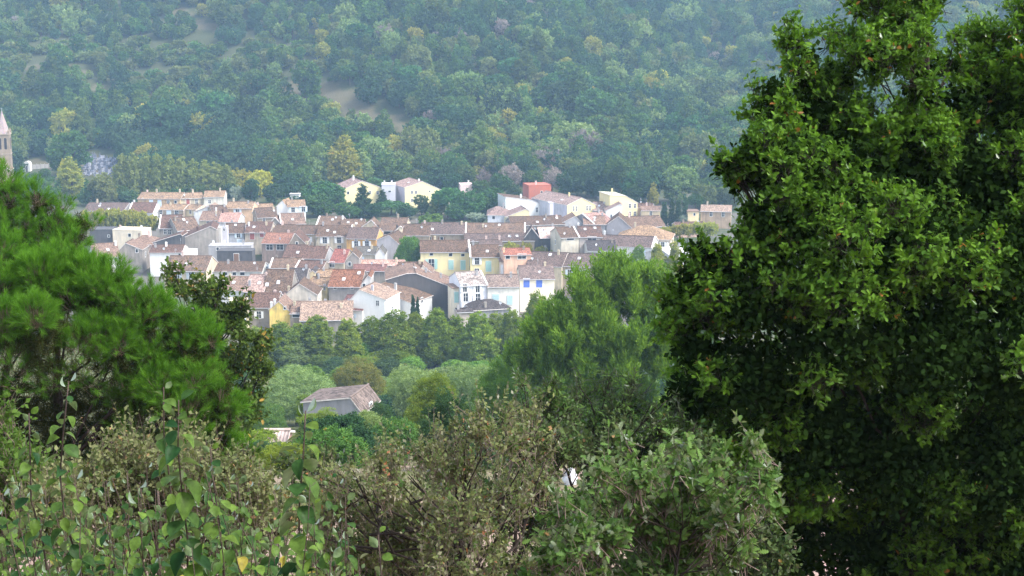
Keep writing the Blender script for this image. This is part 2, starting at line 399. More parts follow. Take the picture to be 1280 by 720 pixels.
def roof_prism(prof, axis, a0, a1, ov, th):
    """prof: (s,z) points left to right; thick slab following it, eaves running out ov along the slope"""
    p = [np.array(q, float) for q in prof]
    d0 = unit(p[0] - p[1]); d1 = unit(p[-1] - p[-2])
    top = [p[0] + d0 * ov] + p[1:-1] + [p[-1] + d1 * ov]
    bot = [q - np.array([0, th]) for q in top]
    b = MB(); n = len(top); dist = np.concatenate([[0], np.cumsum([np.linalg.norm(top[i + 1] - top[i]) for i in range(n - 1)])])
    def P(q, a): return (a, q[0], q[1]) if axis == 'x' else (q[0], a, q[1])
    for i in range(n - 1):
        b.add([P(top[i], a0), P(top[i + 1], a0), P(top[i + 1], a1), P(top[i], a1)], [(0, 1, 2, 3)], 0,
              [(a0, dist[i]), (a0, dist[i + 1]), (a1, dist[i + 1]), (a1, dist[i])])
        b.add([P(bot[i], a0), P(bot[i + 1], a0), P(bot[i + 1], a1), P(bot[i], a1)], [(3, 2, 1, 0)], 1)
        for a in (a0, a1): b.add([P(top[i], a), P(top[i + 1], a), P(bot[i + 1], a), P(bot[i], a)], [(0, 1, 2, 3)], 1)
    for e in (0, n - 1): b.add([P(top[e], a0), P(top[e], a1), P(bot[e], a1), P(bot[e], a0)], [(0, 1, 2, 3)], 1)
    return b, top
TH, OV = .16, .38
def add_chimney(roof, x, y, z, c=CREAM, hh=1.2, w=.55):
    b = MB(); b.box(-w / 2, w / 2, -w / 2 * .8, w / 2 * .8, -.9, hh - .22); b.box(-w / 2 - .07, w / 2 + .07, -w / 2 * .8 - .07, w / 2 * .8 + .07, hh - .22, hh - .12)
    for dx in (-.14, .14): b.box(dx - .09, dx + .09, -.1, .1, hh - .12, hh + .15)
    o = b.build('chimney', wall_mat(c), roof); o.location = (x, y, z); return o
def add_skylight(roof, x, y, z, slope_dir, ang, w=.75, l=1.15):
    b = MB(); b.box(-w / 2, w / 2, -l / 2, l / 2, -.05, .09)
    o = b.build('skylight', PLAST, roof); o.location = (x, y, z)
    o.rotation_euler = (ang, 0, 0) if slope_dir == 'x' else (0, ang, 0); return o

def finish(hs, label, cat, group): tag(hs.root, label, cat, group)

def eave(p0, p1, h, ry, wall, roof, label, W=(), yaw=None, d=None, D=None, pitch=.31, hip=False, chim=(), sky=(), verge=False, cat='house', group=None, worn=.5, side=1, dirt=.75, name='house', tile=(.24, .36), cc=CREAM, rf=.5):
    """house whose eaves face the camera: p0..p1 is the eaves line, ry the picture height of the ridge"""
    hs = House(p0, p1[0], h, yaw, p1[1], d, name)
    W_, h = hs.W, hs.h
    def rpix(w, pt): return project(hs.P0 + hs.ex * W_ / 2 + hs.ey * w + np.array([0, 0, w * pt]))[1]
    w = None
    ey_mid = project(hs.P0 + hs.ex * W_ / 2)[1]; want = ry + 0.0
    ry_mid = want
    lo, hi = .8, 6.5
    for _ in range(40):
        m = .5 * (lo + hi)
        if rpix(m, pitch) > ry_mid: lo = m
        else: hi = m
    w = lo
    if w > 6.4:
        lo, hi = pitch, .75
        for _ in range(40):
            m = .5 * (lo + hi)
            if rpix(w, m) > ry_mid: lo = m
            else: hi = m
        pitch = lo
    D = D or w / rf
    back = h + w * pitch - (D - w) * pitch
    prof = [(0, h), (w, h + w * pitch), (D, max(back, h - 1.2))]
    b = MB()
    if hip:
        b.box(0, W_, 0, D, -1.5, h - TH - .02)
    else:
        pl = [(0, -1.5)] + [(D, -1.5)] + [(q[0], q[1] - TH - .03) for q in prof[::-1]]
        b.prism(pl, 'x', 0, W_)
    b.build('wall', wall_mat(wall, .9, dirt), hs.root)
    if hip:
        i = min(W_ * .42, w * 1.05); o_ = OV
        z0 = h - OV * pitch; zr = h + w * pitch
        v = [(-o_, -o_, z0), (W_ + o_, -o_, z0), (W_ + o_, D + o_, z0), (-o_, D + o_, z0), (i, w, zr), (W_ - i, w, zr)]
        rb = MB()
        def face(a, L_): # uv: along / up
            A = np.array([v[j] for j in a]); e = unit(A[1] - A[0]); u = (A - A[0]) @ e; q = A - A[0] - u[:, None] * e; t = np.linalg.norm(q, axis=1)
            rb.add(A, [tuple(range(len(a)))], 0, np.stack([u, t], 1))
        face((0, 1, 5, 4), 0); face((1, 2, 5), 0); face((2, 3, 4, 5), 0); face((3, 0, 4), 0)
        vb = [(x, y, z - TH) for x, y, z in v[:4]]
        rb.add(vb, [(3, 2, 1, 0)], 1)
        for a, c in ((0, 1), (1, 2), (2, 3), (3, 0)): rb.add([v[a], v[c], vb[c], vb[a]], [(0, 1, 2, 3)], 1)
        ro = rb.build('roof', [roof_mat(roof, worn, tile), MORTAR], hs.root)
    else:
        rb, top = roof_prism(prof, 'x', -.18, W_ + .18, OV, TH)
        ro = rb.build('roof', [roof_mat(roof, worn, tile), MORTAR], hs.root)
        rc = MB(); rc.tube([(-.2, w, h + w * pitch + .02), (W_ + .2, w, h + w * pitch + .02)], .13, 6)
        rc.build('ridge_tiles', roof_mat(tuple(a * .9 for a in roof), worn), ro)
        if verge:
            for sx in ((0, W_) if verge is True else ((0,) if verge == 'l' else (W_,))):
                vb_ = MB(); q = [(-.3, h - .3 * pitch)] + [(w, h + w * pitch)] + [(D, prof[2][1])]
                vb_.prism([(a, z + .02) for a, z in q] + [(a, z + .17) for a, z in q[::-1]], 'x', sx - .22, sx + .22)
                vb_.build('verge', MORTAR, ro)
        g = MB(); g.tube([(-.1, -OV * .95, h - OV * pitch - .07), (W_ + .1, -OV * .95, h - OV * pitch - .07)], .075, 6); g.build('gutter', METAL, ro)
    for c in chim:
        u, t = c[0] * W_, c[1] * D; z = h + (t if t < w else 2 * w - t) * pitch
        add_chimney(ro, u, t, z, c[2] if len(c) > 2 else cc)
    for c in sky: add_skylight(ro, c[0] * W_, c[1] * w, h + c[1] * w * pitch + .02, 'x', math.atan(pitch))
    if name == 'house':
        zr = lambda t: h + (t if t < w else 2 * w - t) * pitch
        if not chim or HR.random() < .35: u = HR.choice((.12, .3, .78, .9)); t = D * HR.uniform(.3, .6); add_chimney(ro, W_ * u, t, zr(t), HR.choice((CREAM, STONE, LGREY, PINKW)), HR.uniform(.8, 1.3))
        if HR.random() < .5: u = HR.uniform(.1, .9); add_aerial(ro, W_ * u, w, zr(w))
        if HR.random() < .45: u = HR.uniform(.1, .9); t = w * HR.uniform(.2, .9); add_dish(ro, W_ * u, t, zr(t))
        if not W and h >= 5:
            nw = max(1, int(W_ / 4.2))
            for i in range(nw):
                if HR.random() < .8:
                    x = W_ * (i + .5 + HR.uniform(-.15, .15)) / nw; wh = HR.choice((1.0, 1.4, 1.7)); f = link('window', win_mesh('frame', .95, wh), hs.root); f.location = (x, 0, h - 1.0 - wh)
                    link('pane', win_mesh('pane', .95, wh), f)
                    c = HR.choice((None, 'white', 'grey', 'wood', 'pale'))
                    if c:
                        for sg in (-1, 1): g_ = link('shutter', win_mesh('shutter', .95, wh, c), f); g_.location = (sg * .86, -.15, 0)
    hs.windows(W)
    if side and h > 4: hs.sides(D, h, 1)
    finish(hs, label, cat, group); hs.D = D
    return hs

def gable(p0, apex, p1, h, D, wall, roof, label, W=(), yaw=0, d=None, extra=(), chim=(), verge=False, cat='house', group=None, worn=.5, side=1, dirt=.75, name='house', lwall=None, ov=.3, cc=CREAM, sky=(), tile=(.24, .36)):
    """house whose gable faces the camera; picture points of left eaves, apex, right eaves (any profile)"""
    hs = House(p0, p1[0], h, yaw, p1[1], d, name)
    pts = [np.array([0, hs.h])] + [hs.onfront(*a)[[0, 2]] for a in list(extra) + [apex]] + [hs.onfront(*p1)[[0, 2]]]
    pts = sorted(pts, key=lambda a: a[0])
    for i in range(1, len(pts)):
        if pts[i][0] - pts[i - 1][0] < .05: pts[i] = pts[i] + np.array([.05, 0])
    pl = [(pts[0][0], -1.5), (pts[-1][0], -1.5)] + [(q[0], q[1] - TH - .03) for q in pts[::-1]]
    b = MB(); b.prism(pl, 'y', 0, D); b.build('wall', wall_mat(wall, .9, dirt), hs.root)
    if lwall is not None:
        b = MB(); b.box(-.035, -.004, .02, D, -1.5, pts[0][1] - TH - .05); b.build('side_wall', wall_mat(lwall), hs.root)
    rb, top = roof_prism([tuple(q) for q in pts], 'y', -ov * .5, D + .2, ov, TH)
    ro = rb.build('roof', [roof_mat(roof, worn, tile), MORTAR], hs.root)
    k = int(np.argmax([q[1] for q in pts]))
    if 0 < k < len(pts) - 1:
        rc = MB(); rc.tube([(pts[k][0], -ov * .5, pts[k][1] + .02), (pts[k][0], D + .2, pts[k][1] + .02)], .13, 6); rc.build('ridge_tiles', roof_mat(tuple(a * .9 for a in roof), worn), ro)
    if verge:
        q = [tuple(a) for a in pts]; v_ = MB(); v_.prism([(a, z + .01) for a, z in q] + [(a, z + .17) for a, z in q[::-1]], 'y', -.3, .05); v_.build('verge', MORTAR, ro)
    xs = [q[0] for q in pts]; zs = [q[1] for q in pts]
    for c in chim: add_chimney(ro, c[0] * hs.W, c[1] * D, float(np.interp(c[0] * hs.W, xs, zs)), c[2] if len(c) > 2 else cc, c[3] if len(c) > 3 else 1.2)
    for c in sky:
        x = c[0] * hs.W; z = float(np.interp(x, xs, zs)); z2 = float(np.interp(x + .1, xs, zs))
        add_skylight(ro, x, c[1] * D, z + .02, 'y', -math.atan((z2 - z) / .1))
    hs.windows(W)
    if side and hs.h > 4: hs.sides(D, hs.h, 1)
    finish(hs, label, cat, group); return hs

def flat(p0, p1, h, D, wall, label, W=(), yaw=None, d=None, cat='house', group=None, dirt=.4, name='house', coping=True, chim=(), top=None):
    hs = House(p0, p1[0], h, yaw, p1[1], d, name); h = hs.h; W_ = hs.W
    b = MB(); b.box(0, W_, 0, D, -1.5, h - .09); b.build('wall', wall_mat(wall, .9, dirt), hs.root)
    t = MB()
    if top is None:
        t.box(-.06, W_ + .06, -.06, .22, h - .087, h + .05); t.box(-.06, W_ + .06, D - .22, D + .06, h - .087, h + .05)
        t.box(-.06, .22, .223, D - .223, h - .087, h + .05); t.box(W_ - .22, W_ + .06, .223, D - .223, h - .087, h + .05)
        t.box(.223, W_ - .223, .223, D - .223, h - .087, h - .03)
    else: t.box(-.3, W_ + .3, -.35, D + .2, h - .085, h + .06)
    ro = t.build('roof', wall_mat(tuple(min(.8, a * 1.05) for a in wall)) if top is None else plain('sheet_roof', top, .7, .2, 0, .2, 1.5), hs.root)
    for c in chim: add_chimney(ro, c[0] * W_, c[1] * D, h, c[2] if len(c) > 2 else CREAM, 1.3)
    hs.windows(W); finish(hs, label, cat, group); return hs

# ---- far left, back row
eave((172, 248), (225, 248.4), 6, 240.5, OCHRE, R_TAN, 'long ochre farmhouse under a tan roof with two pale blue shuttered windows', [(189, 254, 1.3, 2.4, '-pale'), (199.5, 254, 1.3, 2.2, '-pale'), (210.5, 252.5, .9, 1.1), (219.5, 252.5, .9, 1)], chim=[(.35, .5), (.9, .5)])
eave((225.8, 248), (254, 247), 6, 240.8, CREAM, R_TAN, 'cream house with one brick red shuttered window between the ochre farmhouse and a taller neighbour', [(235, 252.3, 1.2, 2, '-red'), (245.6, 252.4, .9, 1.9)], chim=[(.6, .5)])
eave((254.5, 246), (280, 245.7), 6.5, 238.4, (.74, .68, .56), R_TAN, 'tall cream house at the right end of the tan roofed back row', [(262, 252, .9, 1.2)], chim=[(.75, .45)])
eave((282, 260.3), (315, 260.3), 6, 252, PEACH, R_TAN, 'peach house with tan roof and pale blue shutters beside the low annex', [(297, 265.7, 1.2, 2.3, 'pale')], chim=[(.2, .5)])
eave((315.6, 260), (342, 259), 4, 254.5, PEACH, R_TAN, 'low peach annex with a thin tan roof left of the white villa', [], side=0)
eave((104, 263.2), (154, 263.6), 5.5, 253.3, LGREY, R_PURP, 'long dark purple tiled house behind the flat topped plane trees', [(128, 267, .9, 1.2)], sky=[(.32, .6), (.6, .2)], chim=[(.2, .5)], worn=.3)
eave((160, 265.7), (190.5, 265.7), 5, 253.2, WHITE, R_RED, 'white house with wine red roof just left of the ochre farmhouse front', [(162.5, 268.5, .8, 1.2)], chim=[(.03, .6, WHITE)], worn=.2, verge='l')
eave((199.5, 261.6), (229, 262.2), 5, 255, TANW, R_TAN, 'small tan house below the ochre farmhouse with an open dark doorway', [(198.6 + 2.5, 266, 1, 2), (211, 265.4, 1.6, 1.8, '-pale'), (221, 265.4, 1.4, 1.4)], side=0)
eave((230.5, 261), (245, 262), 5, 255.5, (.78, .66, .42), R_TAN, 'narrow cream yellow house wedged right of the small tan house', [(238, 265, .8, 1.2)], side=0)
gable((242, 265), (263, 256.8), (267, 259), 4.5, 8, WHITE, R_PALE, 'low white gabled house with a pale tan roof below the cream back row', [], verge=True, side=0)
eave((266.5, 266), (286, 265), 5.5, 256.6, TANW, R_BROWN, 'brown roofed tan house right of the low white gable', [(276, 269.5, .9, 1.3)])
eave((249, 275.2), (272, 275.2), 5.5, 264, CREAM, R_PINK, 'pink roofed cream house with a white chimney on its right end', [(260, 279, .9, 1.2)], chim=[(.72, .5, WHITE)], worn=.25)
eave((272.6, 277), (297, 277), 5.5, 266, OFFW, (.33, .195, .155), 'bright pink roofed house left of the dark gabled brown roof', [(285, 281, .9, 1.2)], chim=[(.05, .5, R_RED)], worn=.2)
# ---- left middle
eave((199, 285), (226, 284.5), 6, 268.5, GREY, R_RED, 'grey house with long rust red roof and a white mortar edge', [(206.5, 289.5, .9, 1.5), (212, 290, .9, 1.6)], verge='l', sky=[(.85, .7)], worn=.35)
eave((222, 288), (250, 286), 6, 271.5, GREY, R_MIX, 'patchy brown roofed house pressed against the long rust red roof', [], sky=[(.5, .8)], worn=.7)
gable((228.5, 297), (263, 282.5), (270, 286), 8, 12, GREY, R_RED, 'big grey rendered gable with a red brown lean roof and a red chimney', [], chim=[(.42, .25, R_RED)], yaw=8)
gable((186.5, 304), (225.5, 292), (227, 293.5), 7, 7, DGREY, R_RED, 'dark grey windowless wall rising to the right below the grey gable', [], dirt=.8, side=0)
flat((267.5, 284.8), (275.8, 284.8), 9, 4, OFFW, 'narrow white block standing right of the grey gable', [])
flat((277.3, 283.6), (283, 283.6), 9, 3, LILAC, 'slim pale lilac stair tower beside the narrow white block', [(280, 287, .5, .8)], chim=[(.5, .3, LGREY)])
flat((140.5, 287), (177, 288), 7, 7, (.74, .62, .46), 'long cream parapet wall house below the flat topped plane trees', [(162, 294, .9, 1)], chim=[(.24, .1, PINKW), (.93, .2, WHITE)])
flat((112, 287), (140, 287), 6.6, 7, DGREY, 'dark grey flat block at the left end of the cream parapet', [(136, 295, .6, .6)])
eave((160, 305), (189, 305), 7, 293.4, (.56, .43, .37), R_PINK, 'rosy hip roofed house with a single grey shuttered window', [(176.3, 312.5, .9, 2, 'grey')], hip=True, chim=[(.7, .5, PINKW)], worn=.3)
gable((148, 313), (157, 303.5), (177, 311.5), 6.5, 8, GREY, R_PINK, 'grey gabled house left of the rosy hip roof', [(171, 313.5, .7, 1)], worn=.4)
eave((118, 322), (150, 320), 6, 304, OFFW, R_PINK, 'pink roofed white house showing just above the pine', [(145, 324, .9, 1.1)], sky=[(.6, .5)], chim=[(.95, .4, WHITE)], worn=.3)
eave((187, 315.5), (227, 315.2), 7, 306, WHITE, R_RED, 'bright white walled house with a thin red roof', [(224.5, 318.4, .6, .6), (209, 322, .6, 1.1)], worn=.35, dirt=.15, chim=[(.45, .4, WHITE)])
flat((226.4, 314), (242, 314), 6.3, 5, WHITE, 'white garage block with a straight parapet right of the bright white wall', [], dirt=.15)
eave((205, 338), (257, 338.5), 7, 319.5, CREAM, R_MIX, 'mottled brown roofed cream house with orange tiles along its right edge', [(238.6, 344.5, 1, 1.7, 'grey'), (222, 344.5, 1, 1.7, 'grey')], sky=[(.47, .42), (.02, .3)], worn=.75)
flat((271, 313.8), (315, 313.8), 8, 5, DGREY, 'long dark slate clad block with one tan shutter', [(295.5, 322.8, 1.4, 2.6, '-wood')], dirt=.7)
flat((260.5, 307.6), (314, 307), 8, 6, LGREY, 'pale grey roof terrace with clutter behind the dark slate block', [(272, 311, .7, .9)], chim=[(.1, .3, WHITE), (.36, .3, WHITE), (.8, .4, LGREY)])
eave((262, 339), (327, 339), 5.5, 327, WHITE, R_BROWN, 'wide dark brown roof over a strip of white wall with dark openings', [(281, 341.6, 1.2, 1), (303, 341.6, 1.2, 1), (293, 341.6, .9, 1)], worn=.5, verge='l')
eave((276, 362.5), (304, 363), 6.5, 345.5, WHITE, R_PINK, 'pink roofed white house with one skylight above the oak branches', [(292, 366, 1, 1.2)], sky=[(.4, .55)], worn=.2)
eave((304.6, 364), (329, 364.5), 6.5, 343, (.5, .42, .38), (.32,.22,.185), 'dusty pink roof carrying two grey chimneys', [], chim=[(.18, .18, LGREY), (.85, .42, PINKW)], sky=[(.62, .5)], worn=.3)
eave((311, 384), (345, 384), 5.5, 366, GREY, R_RED, 'dark red roof over a curved grey concrete wall', [], worn=.15, side=0)
eave((329, 364), (363, 364), 6.5, 337, GREY, R_BROWN, 'large dark brown roof left of the cream blind gable', [], sky=[(.5, .4), (.1, .3)], worn=.6)
eave((332, 378), (358, 377), 5, 365.5, GREY, R_PURP, 'purple brown roof just above the yellow gable', [], sky=[(.3, .7), (.5, .7)], side=0, worn=.3)
eave((337, 334.5), (373, 334.5), 6.5, 322.5, TANW, R_MIX, 'grey brown roof with a white mortar edge behind the blue metal box', [], verge='l', worn=.6)
flat((331.5, 333.4), (352.3, 333.4), 5.5, 4, (.30, .36, .42), 'blue grey metal clad box with a strip window on a roof', [(341.5, 337.2, 4.2, .7)], yaw=0)
gable((357, 367.5), (374, 354.3), (396, 368), 6.5, 9, (.62, .55, .46), R_BROWN, 'cream blind gable with streaked render in the lower village', [], worn=.5, chim=[(.05, .3, CREAM)])
gable((336.5, 386), (348.5, 376.3), (362.5, 389), 6, 9, (.80, .58, .16), R_PINK, 'small mustard yellow gabled house at the lower left', [(356, 385, .5, .7)], chim=[(.1, .05, WHITE), (.25, .1, WHITE)], worn=.2)
eave((362.5, 391.5), (387, 391.5), 5.5, 376.5, TANW, R_PINK, 'pink brown roof right of the mustard yellow gable', [(372, 394, 2.4, .9)], verge='r', worn=.35)
eave((375, 400), (440, 399), 5, 376.5, GREY, R_PALE, 'broad pale pink roof just above the row of plane trees', [], chim=[(.15, .6, LGREY), (.45, .7, LGREY)], worn=.35)
flat((287, 378), (310.5, 377), 7.5, 6, (.74, .62, .40), 'cream flat topped house with one pale window behind the oak twigs', [(301, 401.5, 1.1, 1.3, 'pale'), (300, 388, 1, 1.4)])
# ---- centre back
eave((359.5, 258.4), (382, 258.4), 5.5, 250, WHITE, R_TAN, 'white villa with tan roof and blue shutters left of the round pines', [(366.3, 262.3, 1.2, 1.7, 'pale'), (379.2, 261.2, 1.2, 2, 'pale')], yaw=12, dirt=.2)
gable((345.8, 257), (353, 250.4), (359.3, 258.4), 5.5, 7, WHITE, R_TAN, 'white gable end joined to the left of the white villa', [], yaw=-10, dirt=.2, side=0, worn=.2)
flat((362.5, 242.5), (374, 242.5), 2.3, 3, WHITE, 'tiny white outbuilding among the trees above the white villa', [], top=(.5, .5, .52), dirt=.2)
eave((322, 272), (347, 271.6), 5.5, 259.6, TANW, R_BROWN, 'brown roofed house with a shaded end wall below the peach annex', [(330, 275, .8, 1.1)], yaw=18, worn=.6)
gable((335, 281), (343.8, 271.8), (352, 281), 5, 7, GREY, R_PINK, 'small grey gable edged in white mortar', [], verge=True, side=0)
eave((351.5, 280), (382, 279), 5.5, 266.5, OFFW, R_PINK, 'rosy grey roof with a white eaves line below the white villa', [], sky=[(.5, .4)], worn=.45, verge='l')
eave((281, 291), (305, 290.6), 6.5, 279, (.42, .43, .46), R_BROWN, 'dark brown roofed grey house with pale blue windows', [(298, 294.2, 1, 1.4, 'pale'), (299.5, 303, 1.6, 2, '-pale')], sky=[(.5, .8)], worn=.5)
eave((306, 290.4), (337, 290.4), 7, 277.2, (.50, .42, .33), R_RED, 'red roofed tan house with two maroon shuttered windows', [(315.3, 295, 1.4, 2.2, '-red'), (327.3, 293.3, 1.2, 1.5, '-red')], sky=[(.3, .5)], chim=[(.08, .3, WHITE)], worn=.35)
eave((338, 290.5), (394.5, 292.5), 7, 281, CREAM, R_BROWN, 'long dull brown roof left of the cream house with white shutters', [(384.8, 300.5, 1.3, 2.2, 'white')], worn=.4)
eave((395, 295.2), (437, 295.4), 7, 281.4, (.64, .55, .41), R_BROWN, 'broad cream house with two white shuttered windows and a dormered brown roof', [(406, 300, 1.2, 2.1, 'white'), (423.8, 299.5, 1.2, 2.1, 'white'), (407, 310, 1.1, 1.6), (424, 310, 1.1, 1.6)], sky=[(.3, .5), (.52, .35)], verge='r', worn=.3)
eave((327, 303.8), (361, 304.2), 6, 291.3, (.32, .24, .20), (.23,.115,.08), 'rust red roof over dark open sheds left of a stone gable', [(337, 309, 2.0, 1.6), (350, 309, 2.0, 1.6)], worn=.35)
gable((361.5, 304), (369, 291.3), (381.5, 303.5), 7, 9, STONE, R_RED, 'tan rubble stone gable right of the rust red roof', [(371, 304, .7, .8)], side=0, dirt=.8)
eave((395.5, 281), (425, 281.2), 6, 270.2, TANW, R_MIX, 'brown roof with a slanting white left edge below the round pines', [], verge='l', sky=[(.6, .6)], worn=.5)
eave((425.5, 284), (455, 283.8), 6, 274, TANW, R_MIX, 'reddish brown roof with small skylights below the conifers', [], sky=[(.3, .6), (.65, .45)], chim=[(.05, .5, WHITE)], worn=.5)
gable((452, 284), (464, 275.2), (473.5, 285), 6, 9, CREAM, R_MIX, 'pale cream gable set between brown roofs below the conifers', [], verge=True, side=0)
eave((473.5, 287.6), (506, 288), 6, 272, CREAM, R_MIX, 'scruffy brown roof with broken paler tiles and a chimney', [(484, 291, 2.2, .9)], chim=[(.62, .5, TANW)], worn=.85)
eave((433, 297.8), (470, 298.2), 7.5, 284.5, ORANGE, R_PURP, 'orange yellow house with two pale shuttered windows and tiny attic openings', [(445.3, 305.3, 1.1, 2, 'white'), (458.7, 305.3, 1.1, 2, 'white'), (444.9, 299.9, .5, .5), (458.6, 299.9, .5, .5)], worn=.25)
gable((461, 292), (465.5, 284.3), (474, 292.5), 6, 7, (.80, .55, .42), R_MIX, 'small peach pink gable behind the orange yellow house', [], side=0)
gable((471, 299.5), (486.5, 293.8), (501, 307), 8.5, 11, (.46, .42, .42), R_BROWN, 'wide grey rendered gable with brown roof left of the bright green tree', [], yaw=-10, dirt=.4)
gable((489, 293.5), (500, 282.8), (502.5, 284), 6, 8, (.72, .64, .48), R_BROWN, 'half gable with cream wall and chimney left of a dull brown roof', [], verge=True, chim=[(.55, .05, DGREY)], side=0)
eave((502, 294), (537, 294), 6, 280, TANW, R_BROWN, 'dull brown roof right of the cream half gable', [], worn=.45)
eave((526, 292.4), (582, 292.4), 6, 278, TANW, R_PURP, 'long purple brown roof with one tall chimney behind the yellow hedge', [], chim=[(.46, .45, GREY)], verge='r', sky=[(.25, .4)], worn=.5)
# ---- modern blocks
gable((430.5, 235.5), (452.3, 226), (476.5, 234), 8, 13, (.70, .60, .30), (.29,.20,.175), 'pale yellow modern gabled block left of the lilac white link', [(435.2, 241, .8, 1), (462.5, 240.5, .8, 1.1), (472, 240.8, .8, 1.1)], yaw=22, lwall=LILAC, chim=[(.40, .6, WHITE, 1.6)], worn=.15, dirt=.12, side=0)
flat((477, 231), (494, 231.6), 9, 8, LILAC, 'lilac white flat roofed link between the two yellow gabled blocks', [(487, 239.3, 1, .7)], yaw=4, chim=[(.2, .3, WHITE), (.75, .3, WHITE)], dirt=.1)
gable((506, 234), (528, 226.5), (551, 236.8), 8, 15, (.70, .61, .31), (.29,.20,.17), 'pale yellow modern gabled block with four small windows, right of the lilac link', [(515, 240.2, .8, 1.2), (520, 240.2, .8, 1.2), (515, 250.3, .8, 1.2), (520, 250.3, .8, 1.2), (537, 239, .7, .5)], yaw=24, lwall=LILAC, chim=[(.45, .15, WHITE, .8)], worn=.15, dirt=.12, sky=[(.25, .4)], side=0)
flat((575.5, 230.6), (591, 231.2), 5, 6, (.74, .55, .52), 'small pink flat roofed house peeping out above the pines', [], chim=[(.7, .4, WHITE)], yaw=8)
gable((632, 246), (664, 249.6), (687, 259), 9, 12, WHITE, R_BROWN, 'large plain white modern block with a sloping right shoulder', [(671, 262.3, .7, 1.7), (681.5, 261.2, .7, 1.2)], yaw=14, dirt=.1, chim=[(.4, .3, WHITE)], side=0)
flat((687.2, 254), (692, 254), 9, 4, LILAC, 'narrow lilac white stair shaft right of the plain white block', [], yaw=10, dirt=.1)
flat((661, 231.8), (689, 231.2), 10, 9, (.42,.13,.085), 'brick red flat roofed building at the edge of the wood', [(677, 240.4, .8, .9)], yaw=14, chim=[(.4, .3, PINKW)], dirt=.25)
gable((709, 256), (727, 247), (744.5, 255.5), 8, 24, (.70, .59, .28), (.26,.185,.16), 'pale yellow gabled block with four narrow windows and a long brown roof', [(717, 260.8, .6, 1.7), (720.6, 260.8, .6, 1.7), (733.8, 260.2, .6, 1.7), (737.4, 260.2, .6, 1.7)], yaw=30, lwall=LILAC, worn=.2, dirt=.12, chim=[(.45, .3, YELLOW, 1.3)], sky=[(.2, .3)], side=0)
eave((609.5, 268.2), (635, 268.2), 5.5, 257.6, (.72, .74, .80), (.23,.16,.14), 'low white walled wing with a hipped brown roof at the left of the modern blocks', [(617, 272, .9, 1)], hip=True, worn=.2)
gable((633, 270.5), (657, 261), (662, 263.5), 5.5, 9, PALEY, (.23,.16,.14), 'pale yellow end wall right of the dark cypress', [(644, 274, .6, 1)], yaw=10, side=0, worn=.2, dirt=.2)
eave((741, 262.6), (760, 262.8), 5.5, 252, LILAC, (.25,.18,.16), 'brown roofed modern house tucked between the two tallest yellow blocks', [(756, 267, .8, 1.5)], sky=[(.4, .5)], worn=.15)
gable((757.5, 263), (775, 255), (777.5, 256), 6.5, 9, WHITE, (.25,.18,.16), 'white half gable in front of the tall yellow tower house', [(764, 270, .5, 1)], side=0, dirt=.15)
gable((762.5, 243.6), (782, 244.4), (797, 253), 11, 11, (.72, .62, .32), (.70, .60, .40), 'tall yellow tower house with a sloping shoulder and square chimney', [(787.3, 257.2, .8, 1.5), (793.6, 257.2, .8, 1.5), (787.3, 267, .8, 1.5), (793.6, 267, .8, 1.5)], yaw=16, chim=[(.09, .05, (.72, .62, .32), 2.2)], worn=.05, dirt=.12, side=0)
eave((797.5, 259), (815, 259.4), 6, 254, (.70, .50, .38), R_RED, 'small red roof right of the tall yellow tower house', [], worn=.15, side=0)
eave((801.5, 262.8), (825, 263), 6, 257.8, (.72, .56, .36), R_PINK, 'tan house with one window left of the cypress row', [(813.6, 266.5, .8, 1.3)], worn=.2)
flat((860, 264.2), (873.5, 264.2), 6, 6, (.76, .58, .33), 'little tan house just right of the cypress row', [(868, 268, .6, .9)], top=R_PINK)
eave((876, 263.6), (914, 264.4), 6, 256.4, (.46, .33, .22), R_PALE, 'wide tan house half hidden by the big oak', [(889, 267.5, .9, 1.6), (904, 268, .9, 1.6)], chim=[(.2, .5)], worn=.2)
eave((846, 282.3), (881, 281.5), 4, 277.3, (.55, .36, .28), R_RED, 'low brick red roof in front of the cypress row', [], side=0, worn=.2)
# ---- right middle
eave((640, 281.6), (706, 281.6), 6, 270, GREY, R_BROWN, 'long mottled dark roof directly below the plain white block', [], sky=[(.5, .3), (.9, .7)], chim=[(.7, .4, GREY)], worn=.85, yaw=10)
gable((704, 277.5), (719, 269.8), (731, 281), 6.5, 9, (.40, .39, .40), R_PINK, 'blue grey gable left of a smooth pink roof', [], yaw=5, dirt=.3)
eave((730, 280.3), (757, 280.3), 6.5, 269.4, LGREY, R_PINK, 'smooth pink roof below the yellow gabled block', [], worn=.15, chim=[(.5, .2, WHITE)])
eave((743, 280), (768, 277.5), 6.5, 266, LGREY, (.31,.19,.16), 'pinkish red roof with a white hip line left of the dark grey gable', [(752, 284, .9, 1.2)], worn=.15, verge='l', sky=[(.6, .5)])
gable((758, 280.5), (773, 270), (789, 284), 6.5, 11, (.30, .28, .29), R_BROWN, 'dark grey gable in front of the white half gable', [], dirt=.3, yaw=-6)
eave((789, 284), (832, 282.4), 5.5, 270, OFFW, R_MIX, 'red brown roof over a low white wall left of the yellow plane trees', [(828, 286, .6, 1.2)], worn=.4)
eave((580.5, 292.4), (656, 292.6), 6, 278.6, TANW, R_MIX, 'very long grey brown roof with an orange patch of new tiles', [], sky=[(.57, .8)], worn=.65, verge='r')
eave((581, 301.5), (668, 300.6), 5, 291.4, TANW, R_PURP, 'low dark roof strip behind the big yellow house', [], sky=[(.65, .6), (.76, .6)], chim=[(.97, .4, GREY)], worn=.7)
gable((656, 296.5), (664.5, 285), (676, 299), 6, 8, DGREY, R_PURP, 'dark end wall left of the pale salmon roof', [], verge=True, side=0)
